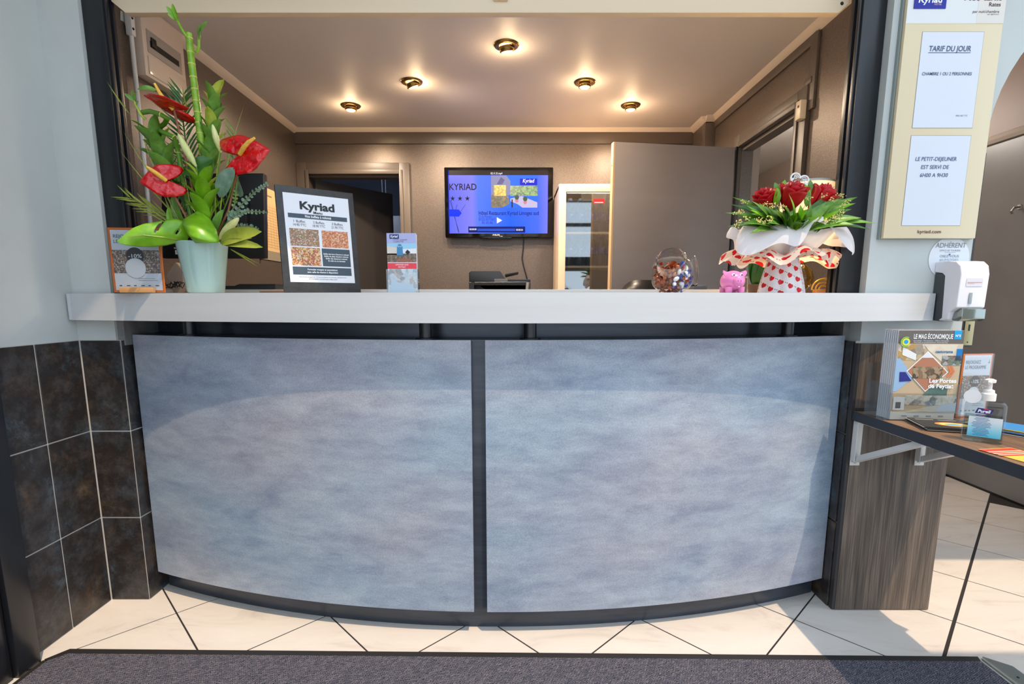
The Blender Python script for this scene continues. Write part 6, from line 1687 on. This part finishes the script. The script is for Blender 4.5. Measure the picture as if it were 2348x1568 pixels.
# ---- magazines in an acrylic stand
ZS = 0.7575
m0_, m1_ = onZ(2037, 962, ZS), onZ(2180, 964, ZS)
Um = (m1_ - m0_).normalized(); Nm = Vector((Um.y, -Um.x, 0))
wM = 0.196; hM = onY(2036, 756, m0_.y).z - ZS - 0.004
st_ = thing('magazine_stand', 'clear acrylic stand holding magazines on the oak shelf', 'magazine stand', tuple(m0_ + Um * (wM / 2)))
Vm = Z.copy()
SH_ = Sheet(st_, m0_ + Nm * 0.006, Um, Vm, wM, hM)
SH_.slab('front', ACR, -0.012, 0.0, wM + 0.016, hM * .31, 0.003, 0.0055)
SH_.slab('front_lip', ACR, wM - 0.006, hM * .31, wM + 0.016, hM * .42, 0.003, 0.0055)
SH_.slab('base', ACR, -0.03, 0.0, wM + 0.02, 0.0022, -0.085, 0.003)
SH_.slab('back', ACR, -0.03, 0.0022, wM + 0.02, hM * .62, -0.088, -0.0855)
obj('side_wing', MB().prism([SH_.P(-0.012, 0.002, 0.003), SH_.P(-0.030, 0.002, -0.085), SH_.P(-0.030, hM * .42, -0.085), SH_.P(-0.012, hM * .40, 0.003)], Um * 0.0022), ACR, st_)
obj('side_wing', MB().prism([SH_.P(wM + 0.014, 0.002, 0.003), SH_.P(wM + 0.018, 0.002, -0.085), SH_.P(wM + 0.018, hM * .42, -0.085), SH_.P(wM + 0.014, hM * .40, 0.003)], Um * 0.0022), ACR, st_)
names = ['economy magazine with photo-diamond cover in the acrylic stand, front copy', 'economy magazine second in the acrylic stand', 'economy magazine third in the acrylic stand', 'economy magazine fourth in the acrylic stand', 'economy magazine fifth in the acrylic stand', 'economy magazine sixth in the acrylic stand', 'economy magazine at the very back of the acrylic stand']
for k in range(7):
    mg = thing('magazine', names[k], 'magazine', tuple(m0_ + Um * (wM / 2) + Z * 0.0024), 'economy magazines in the acrylic stand')
    G = Sheet(mg, m0_ + Nm * (0.0055 - 0.0092 * k) + Z * 0.0024 - Um * (0.0006 * k), Um, Vm, wM, hM)
    G.slab('pages', PAPW, 0, 0, wM, hM - 0.0015 * (k % 3), -0.0085, -0.0008)
    G.slab('cover_fold', photo('spine_print', [(110, 106, 104), (150, 160, 176), (84, 92, 120), (196, 196, 196)], 60), 0, hM * .12, 0.0006, hM - 0.002, -0.0085, -0.0008) if False else None
    W_, H_ = wM, hM
    tw = mat('cover_taupe', (104, 98, 94), 0.4)
    G.rect('cover_head', tw, 0, H_ * .855, W_, H_, -0.5)
    G.rect('cover_photo', mat('cover_sand', (196, 172, 140), 0.35), 0, H_ * .09, W_, H_ * .855, -0.5)
    G.rect('cover_foot', mat('cover_foot', (224, 218, 206), 0.4), 0, 0, W_, H_ * .09, -0.5)
    if k: continue
    gx_ = lambda t: W_ * t
    gy_ = lambda t: H_ * (1 - t)
    # measured fractions of the cover
    G.poly('photo_blue', mat('cover_sky', (150, 182, 214), 0.35), [(0, gy_(.31)), (gx_(.06), gy_(.31)), (gx_(.30), gy_(.52)), (gx_(.05), gy_(.68)), (0, gy_(.68))], 1)
    G.rect('photo_shop', photo('cover_shop', [(206, 186, 150), (150, 150, 146), (196, 150, 70), (120, 116, 112), (226, 222, 216)], 40), gx_(.02), gy_(.33), gx_(.42), gy_(.15), .5)
    G.poly('photo_sign', mat('cover_signboard', (230, 230, 228), 0.35), [(gx_(.08), gy_(.18)), (gx_(.30), gy_(.26)), (gx_(.30), gy_(.33)), (gx_(.08), gy_(.27))], 2)
    G.poly('photo_store', photo('cover_store', [(226, 216, 196), (206, 190, 166), (216, 206, 190)], 18), [(gx_(.40), gy_(.15)), (gx_(1), gy_(.15)), (gx_(1), gy_(.37)), (gx_(.75), gy_(.37)), (gx_(.48), gy_(.22))], 1)
    G.rect('photo_store_blue', mat('cover_blue', (20, 120, 190), 0.35), gx_(.91), gy_(.33), gx_(1), gy_(.20), 2)
    G.txt('castorama', gx_(.72), gy_(.245), 0.009, mat('cover_ink_blue', (40, 110, 160), 0.4), w=W_ * .27, bold=0.03)
    G.rect('photo_cars', photo('cover_cars', [(50, 54, 52), (90, 110, 80), (180, 180, 182), (60, 74, 60), (140, 50, 44)], 90), gx_(.70), gy_(.38), gx_(1), gy_(.275), 2)
    G.poly('diamond_edge', INKW, [(gx_(.47), gy_(.225)), (gx_(.82), gy_(.46)), (gx_(.50), gy_(.68)), (gx_(.17), gy_(.45))], 3)
    G.poly('diamond_photo', mat('cover_roof', (178, 120, 92), 0.35), [(gx_(.47), gy_(.24)), (gx_(.80), gy_(.46)), (gx_(.50), gy_(.665)), (gx_(.19), gy_(.45))], 4)
    G.poly('diamond_sky', mat('cover_pale', (222, 226, 232), 0.35), [(gx_(.47), gy_(.24)), (gx_(.56), gy_(.30)), (gx_(.38), gy_(.30))], 5)
    G.rect('diamond_shop', photo('cover_shopfront', [(110, 84, 64), (150, 116, 90), (70, 58, 50), (130, 140, 100), (190, 160, 130)], 70), gx_(.27), gy_(.53), gx_(.73), gy_(.40), 5)
    G.poly('photo_van', mat('cover_navy', (40, 46, 130), 0.35), [(gx_(.07), gy_(.46)), (gx_(.16), gy_(.46)), (gx_(.27), gy_(.56)), (gx_(.08), gy_(.57))], 3)
    G.poly('photo_green', photo('cover_green', [(104, 128, 116), (84, 108, 100), (126, 144, 130)], 20), [(gx_(.46), gy_(.72)), (gx_(.60), gy_(.62)), (gx_(.84), gy_(.62)), (gx_(.84), gy_(.72))], 3)
    G.rect('photo_arcade', photo('cover_arcade', [(200, 190, 170), (120, 120, 116), (222, 214, 196), (90, 96, 96)], 45), gx_(.20), gy_(.83), gx_(1), gy_(.72), 2)
    G.poly('photo_road', mat('cover_road', (206, 192, 166), 0.35), [(gx_(.20), gy_(.91)), (gx_(1), gy_(.91)), (gx_(1), gy_(.80)), (gx_(.55), gy_(.85))], 3)
    G.poly('photo_car', mat('cover_car', (196, 200, 200), 0.3), [(gx_(.70), gy_(.88)), (gx_(.78), gy_(.83)), (gx_(1), gy_(.80)), (gx_(1), gy_(.90)), (gx_(.72), gy_(.90))], 4)
    G.rect('photo_house', mat('cover_house', (222, 222, 220), 0.35), gx_(.02), gy_(.89), gx_(.20), gy_(.74), 3)
    G.rect('photo_house_door', mat('cover_dark', (90, 92, 96), 0.35), gx_(.06), gy_(.87), gx_(.14), gy_(.80), 4)
    for q in (0.0, 0.045):
        G.poly('chevron', mat('cover_orange', (220, 120, 70), 0.4), [(gx_(.79 + q), gy_(.39)), (gx_(.82 + q), gy_(.39)), (gx_(.87 + q), gy_(.45)), (gx_(.82 + q), gy_(.51)), (gx_(.79 + q), gy_(.51)), (gx_(.84 + q), gy_(.45))], 6)
    G.txt('Les Portes', gx_(.745), gy_(.575), 0.0135, INKW, w=W_ * .42, bold=0.03, lv=7)
    G.txt('de Feytiat', gx_(.725), gy_(.635), 0.0135, INKW, w=W_ * .39, bold=0.03, lv=7)
    G.txt('LE MAG \u00c9CONOMIQUE', gx_(.53), gy_(.09), 0.015, INKW, w=W_ * .60, bold=0.02, lv=1)
    G.txt("Actualit\u00e9s - Partenaires - Offres d'emplois", gx_(.50), gy_(.118), 0.004, mat('cover_pale'), w=W_ * .54, lv=1)
    G.txt("Portraits et pr\u00e9sentations d'entreprises", gx_(.50), gy_(.137), 0.004, mat('cover_pale'), w=W_ * .52, lv=1)
    G.rect('issue_tag', mat('cover_cyan', (20, 160, 220), 0.4), gx_(.845), gy_(.095), gx_(.955), gy_(.0), 1)
    G.txt('N\u00b05', gx_(.90), gy_(.068), 0.007, INKW, bold=0.03, lv=3)
    G.ring('logo_ring', mat('cover_lime', (130, 190, 90), 0.4), gx_(.11), gy_(.125), W_ * .065, W_ * .085, 60, 300, 7)
    G.ring('logo_ring', mat('cover_yellow', (230, 220, 60), 0.4), gx_(.11), gy_(.125), W_ * .035, W_ * .06, 0, 360, 7)
    G.disc('logo_disc', mat('cover_cyan'), gx_(.11), gy_(.125), W_ * .035, None, 7)
    for q in range(4):
        G.rect('footer_mark', mat('cover_grey', (160, 160, 156), 0.5), gx_(.18 + .19 * q), gy_(.965), gx_(.26 + .19 * q), gy_(.95), 1)
# ---- second club leaflet
c0_, c1_ = onZ(2191, 958, ZS), onZ(2277, 955, ZS)
c0_.z = ZS + 0.001
Uc = Vector((c1_.x - c0_.x, c1_.y - c0_.y, 0)).normalized()
club('club_leaflet', 'orange-edged club leaflet standing behind the hand gel bottle', c0_, Uc, Z, 0.110, onY(2191, 812, c0_.y).z - ZS, None, False)
# ---- hand gel bottle
q0_, q1_ = onZ(2200, 1008, ZS), onZ(2292, 1021, ZS)
Ub = Vector((q1_.x - q0_.x, q1_.y - q0_.y, 0)).normalized(); Nb = Vector((Ub.y, -Ub.x, 0))
wb_ = (q1_ - q0_).length + 0.006; hb = onY(2212, 915, q0_.y).z - ZS
gb_ = thing('hand_gel_bottle', 'clear hand gel pump bottle with blue label on the oak shelf', 'bottle', tuple(q0_ + Ub * wb_ / 2 - Nb * 0.022))
D_ = 0.045
def bring(z, ins):
    i2 = ins
    pts = [(i2 + .008, 0 - ins), (wb_ - i2 - .008, 0 - ins), (wb_ - i2, -.010 - ins), (wb_ - i2, -D_ + .010 + ins), (wb_ - i2 - .008, -D_ + ins), (i2 + .008, -D_ + ins), (i2, -D_ + .010 + ins), (i2, -.010 - ins)]
    return [Vector(q0_) + Ub * x + Nb * y + Z * z for x, y in pts]
def loft(rings):
    mb = MB(); vs_ = [p for r in rings for p in r]; n = len(rings[0]); fs_ = []
    for j in range(len(rings) - 1):
        for k in range(n):
            fs_.append((j * n + k, j * n + (k + 1) % n, (j + 1) * n + (k + 1) % n, (j + 1) * n + k))
    fs_ += [tuple(range(n - 1, -1, -1)), tuple((len(rings) - 1) * n + k for k in range(n))]
    return mb.add(vs_, fs_)
BG = thin_glass('gel_plastic', (240, 244, 244), 1.0, 0.03)
obj('bottle', loft([bring(0.0005, .004), bring(0.006, 0), bring(hb - .012, 0.001), bring(hb - .002, 0.006), bring(hb, .012)]), BG, gb_, smooth=True)
GELM = mat('gel_liquid', (214, 224, 226), 0.1, trans=0.0); GELM = thin_glass('gel_fluid', (214, 226, 230), 0.4, 0.05)
obj('gel', loft([bring(0.008, .003), bring(hb * .62, .003)]), GELM, gb_)
BS = Sheet(gb_, q0_ + Nb * 0.0006, Ub, Z, wb_, hb)
lab_ = mat('gel_label', (206, 226, 234), 0.35)
nt = lab_.node_tree; bb = nt.nodes['Principled BSDF']; tc = nd(nt, 'ShaderNodeTexCoord'); sx = nd(nt, 'ShaderNodeSeparateXYZ'); nt.links.new(tc.outputs['Generated'], sx.inputs[0])
rr = ramp(nt, sx.outputs[2], [(0.0, rgb(70, 184, 216)), (0.35, rgb(130, 204, 224)), (0.8, rgb(206, 222, 228))]); nt.links.new(rr.outputs[0], bb.inputs['Base Color'])
BS.rect('label', lab_, wb_ * .15, hb * .14, wb_ * .93, hb * .62, .5)
NV = mat('gel_navy', (24, 30, 120), 0.35)
BS.poly('logo_plate', NV, [(wb_ * .27, hb * .70), (wb_ * .64, hb * .70), (wb_ * .70, hb * .815), (wb_ * .33, hb * .83)], 1.5)
BS.poly('logo_flash', mat('gel_magenta', (190, 40, 110), 0.35), [(wb_ * .46, hb * .80), (wb_ * .60, hb * .795), (wb_ * .54, hb * .825), (wb_ * .48, hb * .825)], 2)
BS.txt('Purell', wb_ * .485, hb * .725, 0.0085, INKW, w=wb_ * .30, shear=0.2, bold=0.03, lv=3)
BS.txt('ADVANCED', wb_ * .47, hb * .645, 0.0042, NV, w=wb_ * .34, bold=0.02, lv=2)
for k in range(13):
    wd = (.30, .36, .26, .40, .46, .40, .44, .24, .34, .38, .40, .30, .36)[k]
    BS.rect('label_line', mat('gel_print', (52, 80, 150), 0.5), wb_ * (.46 - wd / 2), hb * (.585 - k * .034), wb_ * (.46 + wd / 2), hb * (.585 - k * .034) + 0.0011, 2)
cb0 = Vector(q0_) + Ub * (wb_ * .52) - Nb * (D_ / 2) + Z * hb
PW = mat('pump_white', (232, 228, 222), 0.35)
obj('collar', MB().lathe([(0.0165, 0), (0.0165, 0.018), (0.013, 0.021)], 24, cb0), PW, gb_, smooth=True)
obj('pump', MB().lathe([(0.0125, 0.020), (0.012, 0.028), (0.006, 0.031), (0.0058, 0.047), (0.012, 0.049), (0.0125, 0.056), (0.006, 0.059)], 20, cb0), PW, gb_, smooth=True)
obj('spout', MB().tube([cb0 + Z * 0.053, cb0 + Z * 0.0535 + Nb * 0.016, cb0 + Z * 0.049 + Nb * 0.028], [0.005, 0.0048, 0.004], 10), PW, gb_, smooth=True)
BS.disc('code_tag', mat('tag_white', (234, 234, 234), 0.4), wb_ * .17, hb + 0.010, 0.0185, None, 1, 32)
# ---- papers lying on the shelf
def flyers(name, label, cat, ctr, ang, w, l, n, th, mats, group=None, prt=None):
    t = thing(name, label, cat, (ctr[0], ctr[1], ZS), group)
    U = Vector((cos(ang), sin(ang), 0)); V = Vector((-sin(ang), cos(ang), 0))
    Sx = Sheet(t, Vector((ctr[0], ctr[1], ZS)) - U * w / 2 - V * l / 2, U, V, w, l)
    for k in range(n):
        j = 0.004 * ((k * 7) % 3 - 1)
        Sx.slab('sheet', mats[k % len(mats)], j, -j, w + j, l - j, 0.0003 + th * k, 0.0003 + th * (k + 1) - 0.0002)
    Sx.top = 0.0003 + th * n
    return Sx
BKP = mat('flyer_black', (46, 42, 40), 0.35)
Fp = flyers('flyer_stack', 'stack of dark flyers with a bright oval in front of the magazines', 'flyers', (1.315, 1.535), -0.30, 0.15, 0.13, 8, 0.0015, [mat('flyer_edge', (150, 146, 142), 0.5), BKP])
l = Fp.top / 0.0005
Fp.rect('top_print', BKP, 0, 0, Fp.w, Fp.h, l + .5)
Fp.disc('oval', mat('flyer_orange', (222, 140, 50), 0.4), Fp.w * .60, Fp.h * .42, Fp.w * .30, Fp.h * .22, l + 1)
Fp.disc('oval_ring', mat('flyer_yellow', (240, 220, 110), 0.4), Fp.w * .60, Fp.h * .40, Fp.w * .24, Fp.h * .15, l + 1.5)
Fp.disc('oval_blue', mat('flyer_blue', (110, 170, 210), 0.4), Fp.w * .60, Fp.h * .38, Fp.w * .15, Fp.h * .09, l + 2)
Fp.txt('BOWLING', Fp.w * .5, Fp.h * .80, 0.010, mat('flyer_pale', (214, 200, 180), 0.5), lv=l + 1) if False else None
for k in range(2):
    Fp.rect('print_line', mat('flyer_pale', (190, 176, 160), 0.5), Fp.w * (.1 + .4 * k), Fp.h * .84, Fp.w * (.42 + .4 * k), Fp.h * .88, l + 1)
F2 = flyers('brochure_pile', 'loose pile of blue and yellow brochures behind the gel bottle', 'brochures', (1.475, 1.475), 0.5, 0.11, 0.20, 7, 0.0022, [mat('br_white', (206, 204, 210), 0.5), mat('br_dark', (46, 50, 44), 0.4), mat('br_yellow', (222, 190, 70), 0.4), mat('br_blue', (60, 140, 200), 0.4)])
F2.rect('top_print', mat('br_blue'), 0, 0, F2.w, F2.h, F2.top / 0.0005 + .5)
F3 = flyers('yellow_flyer', 'yellow flyer with red and white stripes lying on the shelf', 'flyer', (1.268, 1.198), -1.43, 0.21, 0.10, 1, 0.0012, [mat('fl_yellow', (240, 196, 84), 0.45)])
l = F3.top / 0.0005
F3.rect('red_end', mat('fl_red', (222, 70, 44), 0.45), 0, 0, F3.w * .28, F3.h, l + .4)
for k in range(3):
    F3.rect('white_stripe', mat('fl_cream', (244, 226, 190), 0.45), F3.w * (.10 + .06 * k), 0, F3.w * (.125 + .06 * k), F3.h, l + .8)
for k in range(4):
    F3.rect('print_line', mat('fl_brown', (110, 70, 20), 0.5), F3.w * .42, F3.h * (.22 + .18 * k), F3.w * (.85 - .08 * (k % 2)), F3.h * (.27 + .18 * k), l + .8)
